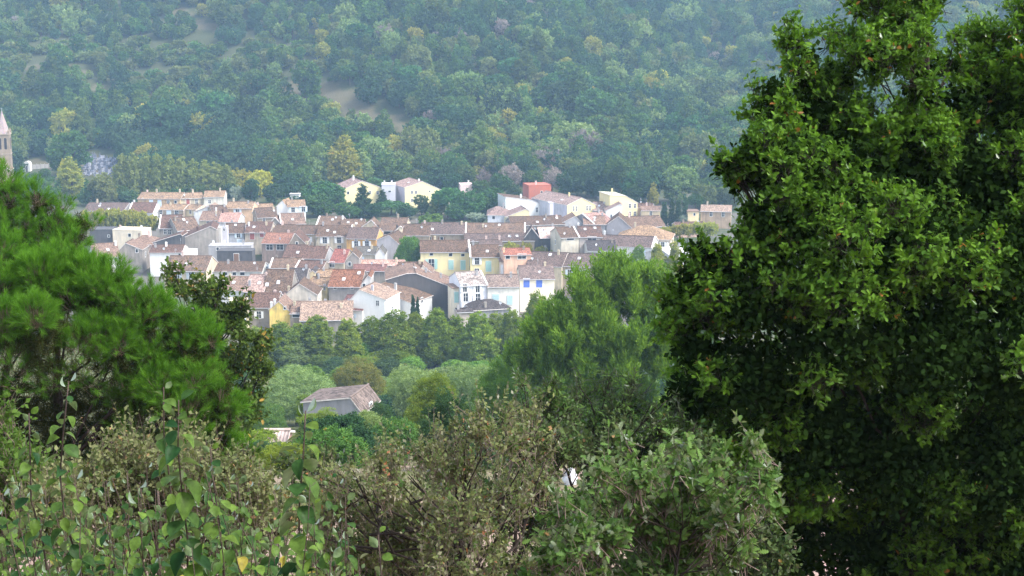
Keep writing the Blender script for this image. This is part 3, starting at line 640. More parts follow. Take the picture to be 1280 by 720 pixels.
eave((675.5, 297.2), (700, 296.8), 6, 284, DGREY, (.48, .34, .29), 'pale salmon roof with a white mortar edge in the middle village', [(694, 299, 2, 1.2)], worn=.1, verge='r')
eave((701.5, 297), (724, 296.2), 8, 283.6, (.62, .55, .44), R_BROWN, 'plain brown roof over a bare tan wall right of the salmon roof', [(713, 299, 2.2, .5)], verge='r', worn=.2)
eave((724.5, 296), (753, 295.8), 8, 282.4, (.50, .43, .38), R_RED, 'mottled red roof with a grey terrace window under its eaves', [(740, 298.4, 2.6, 1.2)], sky=[(.3, .7), (.75, .8)], chim=[(.05, .6, WHITE)], worn=.75)
eave((735, 313.2), (771, 313), 6, 300.6, OFFW, R_DARK, 'dark brown roof half covered by yellow green leaves', [], worn=.35)
eave((749, 306.6), (815, 309), 6, 294.5, WHITE, R_PURP, 'wide purple roof with a bright white end gable', [], worn=.15, verge='r', chim=[(.03, .5, WHITE)])
eave((770, 297), (838, 299), 6, 281.5, (.62, .5, .4), R_TAN, 'broad tan hipped roof left of the yellow plane trees', [], hip=True, worn=.15)
# ---- front row, right of centre
eave((525.5, 315), (586.5, 317), 9, 300.2, (.76, .64, .34), R_BROWN, 'big pale yellow house with three green shuttered windows and tiny attic windows', [(539.2, 330, 1.5, 2.8, 'green'), (563.8, 331, 1.3, 2.6, '-green'), (578.8, 331.3, 1.3, 2.6, '-green'), (539.2, 317.6, .9, .8), (563.2, 318.4, .9, .8), (578.5, 318.8, .9, .7)], yaw=3, verge='r', worn=.3, dirt=.25)
eave((588, 321), (624, 322.2), 9, 306, (.76, .64, .33), R_BROWN, 'narrower yellow house with one green shutter joined to the big yellow house', [(596.2, 326.3, 1.1, 1.9, 'white'), (610.6, 332.8, 1.4, 2.8, '-green'), (596.2, 338, 1.1, 1)], yaw=3, sky=[(.6, .45)], verge='l', worn=.3, dirt=.25)
eave((599, 305.8), (627, 305.8), 8, 299.6, TANW, R_PURP, 'small dull roof peeping out behind the narrower yellow house', [], side=0, chim=[(.9, .5, PINKW)], worn=.5)
eave((630, 318.4), (664, 317.6), 10.5, 310, (.74, .46, .32), (.27,.11,.075), 'terracotta roofed attic storey with two dark loggia windows', [(634.8, 321.2, 1.1, 1.0), (652.4, 320.6, 2.2, 1.3)], chim=[(.02, .2, PEACH, 2.2)], worn=.08)
flat((625, 326.6), (657.5, 327.6), 8.5, 5, (.78, .62, .52), 'pale pink house front with two white shuttered windows', [(633, 337, 1.3, 2.8, 'white'), (648.4, 337.6, 1.3, 2.8, 'white')], yaw=3, dirt=.15, top=R_PINK)
eave((657.5, 331), (702, 333), 8, 315, CREAM, R_PURP, 'grey brown roof with a satellite dish right of the pink house', [], sky=[(.55, .8)], worn=.35)
eave((703, 332), (764, 334), 8, 317, TANW, R_PURP, 'long dark roof with a curved pale parapet behind the feathery pine', [], sky=[(.3, .6)], worn=.5, verge='r')
eave((650, 348.6), (693, 349), 8.5, 331.6, (.78, .70, .54), (.165,.12,.105), 'cream house with two deep blue shutters beside the feathery pine', [(658.2, 353.8, 1.5, 2.2, '-deep'), (674, 354.2, 1.5, 2, '-deep')], yaw=3, worn=.5, dirt=.25)
eave((577, 357), (609, 356.6), 9.5, 339.4, (.76, .75, .78), (.33,.275,.245), 'white house with four dark windows in two rows and a pale lichened roof', [(581, 360, .9, 1.9, 'white'), (596.9, 360.5, .9, 1.9, 'white'), (582, 371.7, 1.1, 2, 'white'), (597.2, 372.2, 1.1, 2, 'white')], yaw=16, worn=.7, verge='r', dirt=.2)
eave((609.5, 358.4), (649, 359.2), 9, 343, (.72, .68, .60), (.20,.15,.125), 'cream house with pale turquoise shutters right of the white house', [(619.6, 371.2, 1.5, 1.4, '-aqua'), (637.3, 374.8, 1.3, 2.3, '-aqua')], yaw=4, worn=.35, dirt=.3)
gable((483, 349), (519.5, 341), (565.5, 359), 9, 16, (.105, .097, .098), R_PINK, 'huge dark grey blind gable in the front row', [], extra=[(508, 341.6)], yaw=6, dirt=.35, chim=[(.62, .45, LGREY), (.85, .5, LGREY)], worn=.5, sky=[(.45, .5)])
flat((565.8, 360), (577, 358), 8.5, 6, (.78, .68, .52), 'narrow cream end wall with a pale green shutter beside the dark gable', [(570.5, 371.5, 1, 2.6, '-green')], yaw=14, top=R_PINK)
eave((496, 342.2), (526, 342.2), 8.5, 327.6, TANW, R_BROWN, 'brown roof peering over the dark grey gable', [], worn=.3)
gable((523.5, 341), (528.5, 331.2), (540, 341), 8.5, 8, (.72, .66, .56), R_PINK, 'little cream gable between the dark grey gable and the yellow house', [], side=0)
eave((593.5, 387.2), (638, 384.5), 5, 373.6, (.28, .27, .28), R_DARK, 'low dark hipped roof in front of the turquoise shuttered house', [], hip=True, chim=[(.33, .1, GREY)], worn=.35)
eave((572, 390), (591, 389), 5, 385, (.5, .42, .36), R_DARK, 'scrap of brown roof below the white four windowed house', [], side=0)
# ---- centre front
eave((410.5, 357.6), (450, 358.2), 6.5, 337, (.34, .31, .29), R_ORANGE, 'vivid orange roof in the heart of the village', [(419, 359.8, .8, .5), (440, 359.8, .8, .5)], sky=[(.42, .42), (.85, .8)], chim=[(.55, .95, GREY)], worn=.25)
gable((449.5, 358), (460, 344), (463, 346), 6.5, 8, OFFW, R_ORANGE, 'white end wall with clutter right of the vivid orange roof', [(455, 357, .7, 1)], side=0)
eave((412, 327.6), (430, 328), 7, 311.6, CREAM, (.22,.085,.07), 'crimson red roof over a cream wall with one dark window', [(415, 330.6, 1.4, 1.4)], worn=.15)
gable((430, 327.5), (441, 315), (448.5, 322), 7, 8, GREY, R_BROWN, 'grey stone end wall right of the crimson red roof', [(437, 330, .7, 1)], side=0, dirt=.6)
eave((374, 322.6), (405.5, 323), 7, 307.6, LGREY, R_RED, 'dark red roof below the tan rubble gable', [], chim=[(.95, .4, TANW)], worn=.4)
eave((369, 335.2), (402, 336), 6.5, 326, STONE, R_RED, 'low wine brown roof with a white left edge below the dark red roof', [], verge='l', worn=.35, side=0)
eave((353, 321.8), (378, 322.2), 7, 306, CREAM, R_RED, 'red brown roof with a white skylight left of the dark red roof', [(366, 324, 1.2, .8)], sky=[(.66, .4)], worn=.4)
eave((440, 316.6), (468.6, 317), 6.5, 308, (.68, .60, .46), R_GREEN, 'mossy grey roof over a cream wall below the orange yellow house', [], sky=[(.7, .4)], worn=.6)
gable((468.8, 318.2), (475, 310), (481, 317), 6.5, 7, WHITE, R_GREEN, 'bright white small gable below the wide grey gable', [], side=0, dirt=.1)
eave((441, 331), (504, 331.4), 5.5, 324.8, LGREY, (.40, .25, .20), 'shallow salmon pink roof below the bright green tree', [], chim=[(.85, .3, CREAM)], worn=.12, side=0)
eave((441, 338.4), (482, 338.4), 5.5, 330.4, GREY, (.17,.085,.072), 'low maroon roof in front of the salmon pink roof', [], worn=.25, side=0)
flat((462, 338.8), (484, 338.6), 5, 4, (.05,.048,.052), 'charcoal dark wall right of the vivid orange roof', [], dirt=.3)
eave((381, 354), (409, 357), 5.5, 347, (.80, .64, .32), R_TAN, 'yellow walled house under a thin tan roof left of the orange roof', [(405.8, 359, .5, 1.4)], side=0)
gable((379, 346.5), (390.5, 337.6), (393.5, 340), 6, 7, (.70, .58, .36), R_DARK, 'small yellowish half gable beside a dark roof', [(382, 348, .6, .8)], side=0)
eave((358, 352.4), (381, 352.4), 6.5, 335, GREY, R_DARK, 'very dark roof left of the small yellowish half gable', [], worn=.4, sky=[(.3, .6)])
eave((397, 347), (421, 346.6), 6, 337, LGREY, R_TAN, 'rough tan roof above the yellow walled house', [], worn=.6, side=0)
eave((423, 386), (453, 382), 5.5, 369, WHITE, (.14,.07,.064), 'small dark red lean roof in front of the white gable', [], worn=.1, dirt=.1, yaw=-14)
gable((434, 378), (449, 361.5), (481, 374), 7, 10, WHITE, R_PALE, 'white gabled house with a pale pink roof above the plane trees', [(472, 379, .7, 1.2)], yaw=-16, dirt=.12, worn=.25, chim=[(.55, .3, LILAC)])
gable((456, 365), (463.5, 359.4), (514, 378.5), 7, 11, WHITE, R_MIX, 'long white house wall stepping down to the small cypress', [], yaw=-24, dirt=.15, worn=.5, chim=[(.55, .25, OFFW, 2.4)], sky=[(.3, .4)])
eave((842, 322.5), (869, 319), 6, 308, OFFW, (.62, .61, .60), 'white sheet roofed house beside the leaves of the big oak', [(846, 326, .6, 1), (855, 326, .9, 1.1)], worn=.05, chim=[(.5, .6, WHITE)], pitch=.35)
# ---- nearer houses on the slope
gable((378.8, 501.7), (438, 496.4), (452, 514.4), 6, 6.5, (.30, .29, .31), (.15, .115, .10), 'grey rendered house with red tiled roof alone among the trees below the village', [], yaw=-14, d=172, worn=.35, dirt=.5, ov=.35, tile=(.26, .4), verge=False)
eave((327.5, 556.5), (355, 556.5), 2.6, 537.5, (.36, .22, .18), (.34,.27,.245), 'small shed with a pale ribbed tile roof beside the oak', [], d=98, worn=.5, side=0, cat='shed', name='shed', tile=(.26, .42))

# ------------------------------------------------------------------ church
def church():
    P = at(5, 186, 560); g = tz(P[0], P[1])
    t = empty('church', (P[0], P[1], g), R(12))
    tag(t, 'stone church with a belfry tower and patterned spire at the left edge', 'church')
    w = 2.6; zt = at(5, 166.5, 560)[2] - g; zs = at(5, 138.5, 560)[2] - g; zn = at(5, 196, 560)[2] - g
    st = wall_mat((.29, .225, .155), .9, .6)
    b = MB(); b.box(-w, w, -w, w, -2, zt - .5); b.build('tower', st, t)
    b = MB(); b.box(-w - .25, w + .25, -w - .25, w + .25, zt - .497, zt); b.box(-w - .18, w + .18, -w - .18, w + .18, zt - 8.2, zt - 7.9); b.build('cornice', wall_mat((.36, .29, .22)), t)
    dk = plain('belfry_opening_shade', (.03, .028, .03), .9)  # near-black panel on the solid tower, painted as the shade in an arch
    for rz in range(4):
        for x in (-1.05, 1.05):
            b = MB(); a = np.linspace(0, math.pi, 9)
            pts = [(-.5, -6.2)] + [(.5, -6.2)] + [(.5 * math.cos(q), -2.2 + .5 * math.sin(q)) for q in a]
            b.prism(pts, 'y', -w - .03, -w + .05)
            o = b.build('belfry_opening_shade', dk, t); o.location = (0, 0, zt); o.rotation_euler = (0, 0, rz * math.pi / 2)
            # shift along the face
            c, s_ = math.cos(rz * math.pi / 2), math.sin(rz * math.pi / 2); o.location = (x * c, x * s_, zt)
    m, nt, N, L = nodes('spire_tiles')
    tc = N('ShaderNodeTexCoord'); sx = N('ShaderNodeSeparateXYZ'); L(tc.outputs['Object'], sx.inputs[0])
    ck = N('ShaderNodeTexChecker', ins={'Scale': 1.6, 'Color1': (.30, .17, .13, 1), 'Color2': (.17, .15, .16, 1)}); L(tc.outputs['Object'], ck.inputs['Vector'])
    n1 = N('ShaderNodeTexNoise', ins={'Scale': 2.0}); L(tc.outputs['Object'], n1.inputs['Vector'])
    mx = N('ShaderNodeMix', data_type='RGBA', ins={0: .4}); L(ck.outputs[0], mx.inputs[6]); L(n1.outputs[1], mx.inputs[7])
    m2 = N('ShaderNodeMix', data_type='RGBA', ins={0: .55}); L(mx.outputs[2], m2.inputs[6]); m2.inputs[7].default_value = (.24, .16, .14, 1)
    bs = N('ShaderNodeBsdfPrincipled', ins={'Roughness': .8}); L(m2.outputs[2], bs.inputs[0]); o = N('ShaderNodeOutputMaterial'); L(bs.outputs[0], o.inputs[0])
    b = MB(); n = 8; rr = w + .15; zz = [zt + .003, zt + 1.6, zs]; rad = [rr * 1.08, rr * .82, .12]
    V = [(rad[k] * math.cos(R(22.5) + i * math.pi / 4), rad[k] * math.sin(R(22.5) + i * math.pi / 4), zz[k]) for k in range(3) for i in range(n)]
    b.add(V, [(k * n + i, k * n + (i + 1) % n, (k + 1) * n + (i + 1) % n, (k + 1) * n + i) for k in range(2) for i in range(n)] + [tuple(range(n))[::-1]])
    b.build('spire', m, t)
    b = MB(); b.tube([(0, 0, zs - .2), (0, 0, zs + 1.3)], .06, 5); b.box(-.4, .4, -.05, .05, zs + .7, zs + .82); b.build('cross', METAL, t)
    for x in (-w, w):
        for y in (-w, w):
            b = MB(); b.box(-.35, .35, -.35, .35, 0, 1.0); b.add([(-.35, -.35, 1), (.35, -.35, 1), (.35, .35, 1), (-.35, .35, 1), (0, 0, 2.1)], [(0, 1, 4), (1, 2, 4), (2, 3, 4), (3, 0, 4)])
            o = b.build('pinnacle', st, t); o.location = (x * .93, y * .93, zt + .003)
    b = MB(); b.prism([(-9, -2), (3.4, -2), (3.4, zn - 4.2), (-2.8, zn - .2), (-9, zn - 4.2)], 'y', -12, -w - .02); b.build('nave_wall', st, t)
    rb, _ = roof_prism([(-9, zn - 4), (-2.8, zn), (3.4, zn - 4)], 'y', -12.3, -w - .02, .4, TH); rb.build('nave_roof', [roof_mat(R_PINK, .2), MORTAR], t)
church()
# ------------------------------------------------------------------ ground
def soil_amount(x, y, z, up=0.0):
    """bare earth: clearings and the track on the hillside"""
    P = np.stack([x, y, z], -1); dep = P @ FWD
    px = 640 + F * (P @ RIGHT) / dep; py = 360 - F * (P @ UP) / dep
    py = py - up
    px = px + 6 * np.sin(py * .31 + px * .07) + 3 * np.sin(px * .4 + py * .9); py = py + 2.5 * np.sin(px * .17) + 1.6 * np.sin(px * .43 + py * .5)
    s = np.zeros_like(px)
    for cx, cy, rx, ry, rot in ((398, 116, 58, 16, .15), (455, 141, 50, 10, .28), (512, 161, 32, 7, .3), (258, 32, 26, 6, .5), (222, 14, 18, 4, .2), (188, 128, 8, 16, 0),
                                (60, 86, 60, 2.5, .05), (120, 112, 34, 3, .1), (310, 126, 22, 5, -.2), (182, 192, 20, 5, 0), (125, 208, 26, 14, 0), (60, 206, 30, 5, 0), (268, 194, 14, 4, 0)):
        dx, dy = px - cx, py - cy; c, s_ = math.cos(rot), math.sin(rot)
        u = (dx * c + dy * s_) / rx; v = (-dx * s_ + dy * c) / ry
        s = np.maximum(s, np.clip(1.6 - 1.2 * (u * u + v * v), 0, 1))
    return np.where(y > 540, s, 0)
ROWS = np.concatenate([np.linspace(-60, -4, 20), np.arange(-3, 40, .45), np.arange(40, 120, 1.6), np.arange(120, 540, 5.), np.arange(540, 1100, 4.), np.arange(1100, 2301, 20.)])
NX = 240
xn = np.linspace(-1, 1, NX); xn = np.sign(xn) * (np.abs(xn) ** 1.25)
hw = np.minimum(60 + .72 * np.maximum(ROWS, 0), 1100)
GX = xn[None] * hw[:, None]; GY = np.repeat(ROWS[:, None], NX, 1); GZ = terrain(GX, GY)
idx = np.arange(len(ROWS) * NX).reshape(len(ROWS), NX)
fa = np.stack([idx[:-1, :-1], idx[:-1, 1:], idx[1:, 1:], idx[1:, :-1]], -1).reshape(-1, 4)
m, nt, N, L = nodes('ground_soil')
ge = N('ShaderNodeNewGeometry'); sx = N('ShaderNodeSeparateXYZ'); L(ge.outputs['Position'], sx.inputs[0])
n1 = N('ShaderNodeTexNoise', ins={'Scale': .05, 'Detail': 8.0, 'Roughness': .7}); L(ge.outputs['Position'], n1.inputs['Vector'])
n2 = N('ShaderNodeTexNoise', ins={'Scale': 1.4, 'Detail': 8.0, 'Roughness': .7}); L(ge.outputs['Position'], n2.inputs['Vector'])
vo = N('ShaderNodeTexVoronoi', ins={'Scale': 5.0}); L(ge.outputs['Position'], vo.inputs['Vector'])
def mix(fac, a, b):
    x = N('ShaderNodeMix', data_type='RGBA')
    if fac is not None: L(fac, x.inputs[0])
    for i, v in ((6, a), (7, b)):
        if isinstance(v, tuple): x.inputs[i].default_value = c4(v)
        else: L(v, x.inputs[i])
    return x.outputs[2]
def mrange(src, a, b, c=0.0, d=1.0):
    x = N('ShaderNodeMapRange', ins={1: a, 2: b, 3: c, 4: d}); L(src, x.inputs[0]); return x.outputs[0]
stony = mix(mrange(n2.outputs[0], .35, .65), (.23, .16, .13), (.36, .28, .24))
stony = mix(mrange(vo.outputs['Distance'], .0, .5), stony, (.30, .21, .17))
grassy = mix(mrange(n2.outputs[0], .35, .65), (.075, .095, .03), (.13, .12, .055))
near = mix(mrange(n1.outputs[0], .42, .55), stony, grassy)
vill = mix(mrange(n1.outputs[0], .42, .58), (.13, .115, .10), (.05, .07, .025))
hillc = mix(mrange(n2.outputs[0], .3, .7), (.036, .050, .020), (.085, .085, .042))
c_ = mix(mrange(sx.outputs[1], 60, 130), near, grassy)
c_ = mix(mrange(sx.outputs[1], 300, 330), c_, vill)
c_ = mix(mrange(sx.outputs[1], 540, 580), c_, hillc)
av = N('ShaderNodeAttribute', attribute_name='var')
ad = N('ShaderNodeMath', operation='MULTIPLY_ADD', ins={1: .8, 2: -.4}); L(n2.outputs[0], ad.inputs[0])
a2 = N('ShaderNodeMath', operation='ADD', use_clamp=True); L(av.outputs['Fac'], a2.inputs[0]); L(ad.outputs[0], a2.inputs[1])
c_ = mix(mrange(a2.outputs[0], .3, .7), c_, mix(mrange(n2.outputs[0], .3, .7), (.080, .072, .040), (.130, .112, .068)))
bs = N('ShaderNodeBsdfPrincipled', ins={'Roughness': .95, 'Specular IOR Level': .1}); L(c_, bs.inputs[0])
bp = N('ShaderNodeBump', ins={'Strength': .7, 'Distance': .08}); L(n2.outputs[0], bp.inputs['Height']); L(bp.outputs[0], bs.inputs['Normal'])
o = N('ShaderNodeOutputMaterial'); L(bs.outputs[0], o.inputs[0])
gm = fastmesh('ground', np.stack([GX, GY, GZ], -1).reshape(-1, 3), fa, soil_amount(GX, GY, GZ).reshape(-1), m, smooth=True)
tag(link('ground', gm), kind='structure')

# ------------------------------------------------------------------ trees: foliage colours
LEAF = {
 'oak':    leaf_mat('leaf_green', (0.047, 0.096, 0.029), (0.120, 0.201, 0.047), (0.248, 0.202, 0.046), .3),
 'dark':   leaf_mat('leaf_dark', (0.029, 0.068, 0.032), (0.068, 0.128, 0.052), None, .2, val=.2),
 'pine':   leaf_mat('pine_green', (0.034, 0.093, 0.034), (0.085, 0.186, 0.054), None, .2, hue=.02, val=.2),
 'fresh':  leaf_mat('leaf_fresh', (0.078, 0.163, 0.028), (0.186, 0.310, 0.054), None, .35, hue=.02, val=.2),
 'yellow': leaf_mat('leaf_yellowing', (0.202, 0.232, 0.046), (0.403, 0.372, 0.078), (0.500, 0.341, 0.078), .35, hue=.02, val=.15),
 'olive':  leaf_mat('leaf_olive', (0.109, 0.139, 0.046), (0.196, 0.233, 0.082), (.26, .22, .08), .3, hue=.02, val=.15),
 'gold':   leaf_mat('leaf_gold', (0.372, 0.310, 0.046), (0.500, 0.500, 0.078), (0.500, 0.341, 0.062), .35, hue=.015, val=.12),
 'silver': leaf_mat('leaf_silver', (0.155, 0.202, 0.147), (0.326, 0.372, 0.295), None, .25, hue=.02, val=.15),
 'bare':   leaf_mat('bare_twigs', (0.171, 0.139, 0.124), (0.310, 0.264, 0.232), None, .1, hue=.02, val=.2),
 'rust':   leaf_mat('leaf_rust', (0.109, 0.132, 0.031), (0.232, 0.217, 0.054), (0.434, 0.202, 0.046), .3, hue=.02, val=.1),
 'pale':   leaf_mat('leaf_pale', (0.120, 0.192, 0.064), (0.274, 0.353, 0.137), None, .35, hue=.015, val=.1),
 'avenue': leaf_mat('leaf_avenue', (.130, .175, .050), (.290, .320, .095), None, .35, hue=.01, val=.08),
 'plane':  leaf_mat('leaf_plane', (.095, .150, .020), (.240, .310, .045), (.32, .24, .05), .38, hue=.012, val=.12),
}
def lobes_for(kind, rng):
    """returns (lobes, height, width, trunk top, trunk radius)"""
    Lb = []
    if kind == 'round':
        Lb.append(((0, 0, 5.8), (3.0, 3.0, 3.0)))
        for i in range(17):
            a = i * 2.4 + rng.random() * 6.28; e = rng.uniform(-1.0, 1.0); r = rng.uniform(1.3, 2.1); q = rng.uniform(2.2, 3.0)
            Lb.append(((q * math.cos(a) * math.cos(e), q * math.sin(a) * math.cos(e), 5.2 + 3.2 * math.sin(e)), (r, r, r * .9)))
        return Lb, 10., 9., 5., .28
    if kind == 'oval':
        for i in range(16):
            t = i / 15; a = i * 2.4 + rng.random(); q = 2.0 * math.sin(math.pi * min(.95, .32 + t * .66)) * rng.uniform(.6, 1.1); r = rng.uniform(1.2, 1.7) * (1.05 - .45 * abs(t - .4))
            Lb.append(((q * math.cos(a), q * math.sin(a), 1.4 + 9.2 * t), (r, r, r * 1.3)))
        Lb.append(((0, 0, 5.5), (1.9, 1.9, 4.4)))
        return Lb, 12., 7.2, 7., .25
    if kind == 'umbrella':
        for i in range(17):
            a = i * 2.4 + rng.random() * .5; q = 4.1 * math.sqrt((i + .5) / 17); r = rng.uniform(1.3, 1.8)
            Lb.append(((q * math.cos(a), q * math.sin(a), 7.6 - .11 * q * q + rng.uniform(-.3, .3)), (r * 1.15, r * 1.15, r * .95)))
        return Lb, 9.2, 11., 7., .3
    if kind == 'conifer':
        for i in range(22):
            t = i / 21; a = i * 2.4; q = 1.75 * (1 - t) + .05; r = .95 * (1 - t) + .28
            Lb.append(((q * math.cos(a), q * math.sin(a), 1.6 + 9 * t), (r, r, r * .8)))
        return Lb, 11., 5., 10., .2
    if kind == 'cypress':
        for i in range(12):
            t = i / 11; r = 1.0 * (1 - t) ** .7 * min(1, .55 + t * 2) + .10
            Lb.append(((rng.uniform(-.15, .15), rng.uniform(-.15, .15), .9 + 9.6 * t), (r, r, 1.15)))
        return Lb, 11.2, 2.3, 6., .15
    if kind == 'bush':
        Lb.append(((0, 0, 1.2), (2.0, 2.0, 1.8)))
        for i in range(11):
            a = i * 2.4; q = rng.uniform(1.0, 2.1); r = rng.uniform(.8, 1.2)
            Lb.append(((q * math.cos(a), q * math.sin(a), rng.uniform(.6, 2.9 - .5 * q)), (r, r, r)))
        return Lb, 3.6, 6., 1.5, .1
    if kind == 'clipped':           # pollarded plane with a flat spreading head
        for i in range(12):
            a = i * 2.4; q = 3.2 * math.sqrt((i + .5) / 12); r = rng.uniform(1.2, 1.6)
            Lb.append(((q * math.cos(a), q * math.sin(a), 4.9 + rng.uniform(-.25, .25)), (r, r, r * .9)))
        return Lb, 6.4, 8.4, 4.5, .22
    if kind == 'plume':             # feathery pine sapling, several upright plumes
        for i in range(18):
            a = i * 2.4; q = 2.3 * math.sqrt((i + .3) / 18); hgt = rng.uniform(3.5, 8.5) * (1.1 - .16 * q)
            Lb.append(((q * math.cos(a), q * math.sin(a), hgt), (.8, .8, 1.5)))
            Lb.append(((q * .8 * math.cos(a), q * .8 * math.sin(a), hgt * .55), (1.0, 1.0, 1.5)))
        return Lb, 10., 6.4, 6., .2
DET = {'hill': (190, 15, .70, .55), 'far': (300, 22, .52, .55), 'mid': (1000, 28, .27, .42), 'near': (2200, 24, .15, .36)}
_pc = {}
def proto(kind, leaf, seed, det):
    k = (kind, leaf, seed, det)
    if k in _pc: return _pc[k]
    rng = np.random.default_rng(sum(map(ord, kind)) * 7 + seed)
    Lb, H, W, tt, tr = lobes_for(kind, rng)
    nc, nl, lf, cl = DET[det]
    sz = {'cypress': .42, 'bush': .45, 'conifer': .7, 'clipped': .8}.get(kind, 1)
    T = T_DIAMOND
    up = .35; asp = .5; inner = .14
    if kind in ('plume', 'conifer', 'cypress'): T = T_LONG; up = .7; asp = .6; lf = lf * 1.35; nl = int(nl * 1.5)
    if leaf == 'bare': T = T_LONG; inner = .5; nc = int(nc * .7); up = .8
    V, Fc, var = crown_geo(Lb, max(60, int(nc * sz)), nl, lf, rng, T, cl * (.7 if sz < 1 else 1), inner=inner, up=up, asp=asp)
    cm = fastmesh('crown', V, Fc, var, LEAF[leaf])
    b = MB(); top = np.array([rng.uniform(-.4, .4), rng.uniform(-.4, .4), tt])
    pts = [np.array([0, 0, -1.2]), np.array([0, 0, 0]), top * .45 + np.array([.1, -.08, 0]), top]
    b.tube(pts, [tr * 1.5, tr * 1.15, tr * .85, tr * .3], 6)
    for i in range(5):
        l = Lb[(i * 3 + 1) % len(Lb)]; s0 = top * (.45 + .1 * i)
        b.tube([s0, (s0 + np.array(l[0])) / 2 + np.array([0, 0, -.2]), np.array(l[0])], [tr * .45, tr * .3, tr * .1], 5)
    tmp = b.build('trunk', BARK); tm = tmp.data; bpy.data.objects.remove(tmp)
    _pc[k] = (cm, tm, H, W); return _pc[k]

def tree(name, kind, leaf, px, ytop, hwpx, label, base=None, d=None, seed=0, det=None, cat='tree', group=None, rot=None, dz=0):
    if d is None: P = hit(px, base); d = P[1]
    T_ = at(px, ytop, d); g = tz(T_[0], d)
    H = max(1.0, T_[2] - g)
    det = det or ('far' if d > 430 else 'mid' if d > 230 else 'near')
    cm, tm, H0, W0 = proto(kind, leaf, seed, det)
    o = empty(name, (T_[0], d, g + dz), rot if rot is not None else (px * .37) % 6.28)
    o.scale = (2 * hwpx * d / F / W0,) * 2 + (H / H0,)
    link('trunk', tm, o); link('crown', cm, o)
    tag(o, label, cat, group); return o

# --- valley trees behind and between the houses
tree('stone_pine', 'umbrella', 'pine', 404, 228.5, 27, 'round dark umbrella pine left of the left yellow gabled block, the higher of two', base=263)
tree('stone_pine', 'round', 'pine', 399, 243.5, 21, 'bushy dark pine directly in front of the higher umbrella pine', base=271, seed=2)
tree('conifer_tree', 'conifer', 'dark', 453, 231, 13, 'taller pointed conifer in front of the left yellow gabled block', base=272)
tree('conifer_tree', 'conifer', 'dark', 478, 237.5, 8, 'shorter pointed conifer in front of the lilac link', base=262)
tree('stone_pine', 'umbrella', 'pine', 489, 252, 23, 'low spreading pine under the lilac link', base=269, seed=3)
tree('round_tree', 'round', 'dark', 527, 243, 11, 'dark tree hiding the foot of the right yellow gabled block', base=269)
tree('stone_pine', 'umbrella', 'pine', 560, 235, 22, 'broad umbrella pine right of the right yellow gabled block', base=272, seed=1)
tree('stone_pine', 'round', 'pine', 586, 233.5, 20, 'broad pine below the small pink house', base=274, seed=1)
tree('round_tree', 'round', 'pine', 615, 232.5, 17, 'dark green tree left of the plain white modern block', base=268, seed=3)
tree('round_tree', 'round', 'dark', 641, 227, 10, 'dark tree just left of the brick red building', base=252, seed=1)
tree('hedge_shrub', 'bush', 'fresh', 538, 266, 17, 'clipped bright green bush above the dull brown roofs', base=280, cat='shrub')
tree('olive_tree', 'round', 'silver', 595, 265.5, 14, 'silvery olive tree left of the low white walled wing', base=280)
tree('cypress_tree', 'cypress', 'dark', 628, 257, 4.5, 'slim dark cypress against the low white walled wing', base=277)
tree('plane_tree', 'round', 'fresh', 513, 289.5, 20, 'bright green round tree left of the big yellow house', d=394, seed=1, det='mid')
for i, (x, y, h_) in enumerate(((545, 291.5, 9), (560, 289, 11), (574, 292, 9))):
    tree('leafy_shrub', 'bush', 'yellow', x, y, h_, ('left yellow green bush of three behind the big yellow house roof', 'middle and tallest yellow green bush of three behind the big yellow house roof', 'right yellow green bush of three behind the big yellow house roof')[i], base=306, seed=i, cat='shrub', det='mid')
for i, (x, y, h_) in enumerate(((638, 300, 11), (656, 301, 10), (676, 307, 11), (698, 308, 11), (722, 309, 10), (745, 308, 12))):
    tree('leafy_shrub', 'bush', 'yellow', x, y, h_, 'yellow green tree top in the row behind the terracotta attic and the grey brown roof', base=322, seed=i % 3, cat='shrub', det='mid', group='yellow green row behind the front houses')
for i, (x, y) in enumerate(((834, 285), (847, 283), (860, 281), (874, 280), (888, 280))):
    tree('plane_tree', 'clipped', 'yellow', x, y, 10, 'yellowing clipped plane tree in the row below the cypresses', base=306, seed=i % 2, group='yellowing plane trees below the cypresses')
for i, (x, y, h_) in enumerate(((776, 312, 15), (799, 307, 16), (822, 304, 15), (843, 302, 13), (762, 318, 12))):
    tree('plane_tree', 'oval', 'yellow' if i in (2, 3) else 'fresh', x, y, h_, 'light green plane tree behind the crown of the feathery pine', base=362, seed=i % 2, det='mid', group='plane trees behind the feathery pine')
for i, (x, y) in enumerate(((830.5, 251), (840, 246.5), (848, 248.5), (856.5, 244))):
    tree('cypress_tree', 'cypress', 'dark', x, y, 3.7, ('leftmost dark cypress of the row of four', 'second cypress from the left in the row of four', 'third cypress from the left in the row of four', 'tallest and rightmost cypress of the row of four')[i], base=283.5, seed=i % 2)
tree('olive_tree', 'round', 'silver', 857, 268.5, 9, 'silvery small tree at the foot of the tallest cypress', base=285, seed=2)
tree('stone_pine', 'umbrella', 'pine', 869, 243.5, 11, 'small umbrella pine rising behind the cypress row', base=266)
tree('leafy_shrub', 'bush', 'dark', 884, 263, 7, 'dark bush between the little tan house and the wide tan house', base=278, cat='shrub')
for i, x in enumerate((152, 166, 181, 196, 211, 226, 241, 256, 270, 283)):
    tree('plane_tree', 'oval', 'avenue', x, 193 + max(0, i - 3) * 2.2, 14, 'tall clipped plane tree in the dense avenue right of the cemetery', base=247, seed=i % 3, group='clipped plane avenue by the cemetery')
tree('yellowing_tree', 'oval', 'yellow', 87, 198, 20, 'yellow green tree with golden patches left of the cemetery', base=250, seed=1)
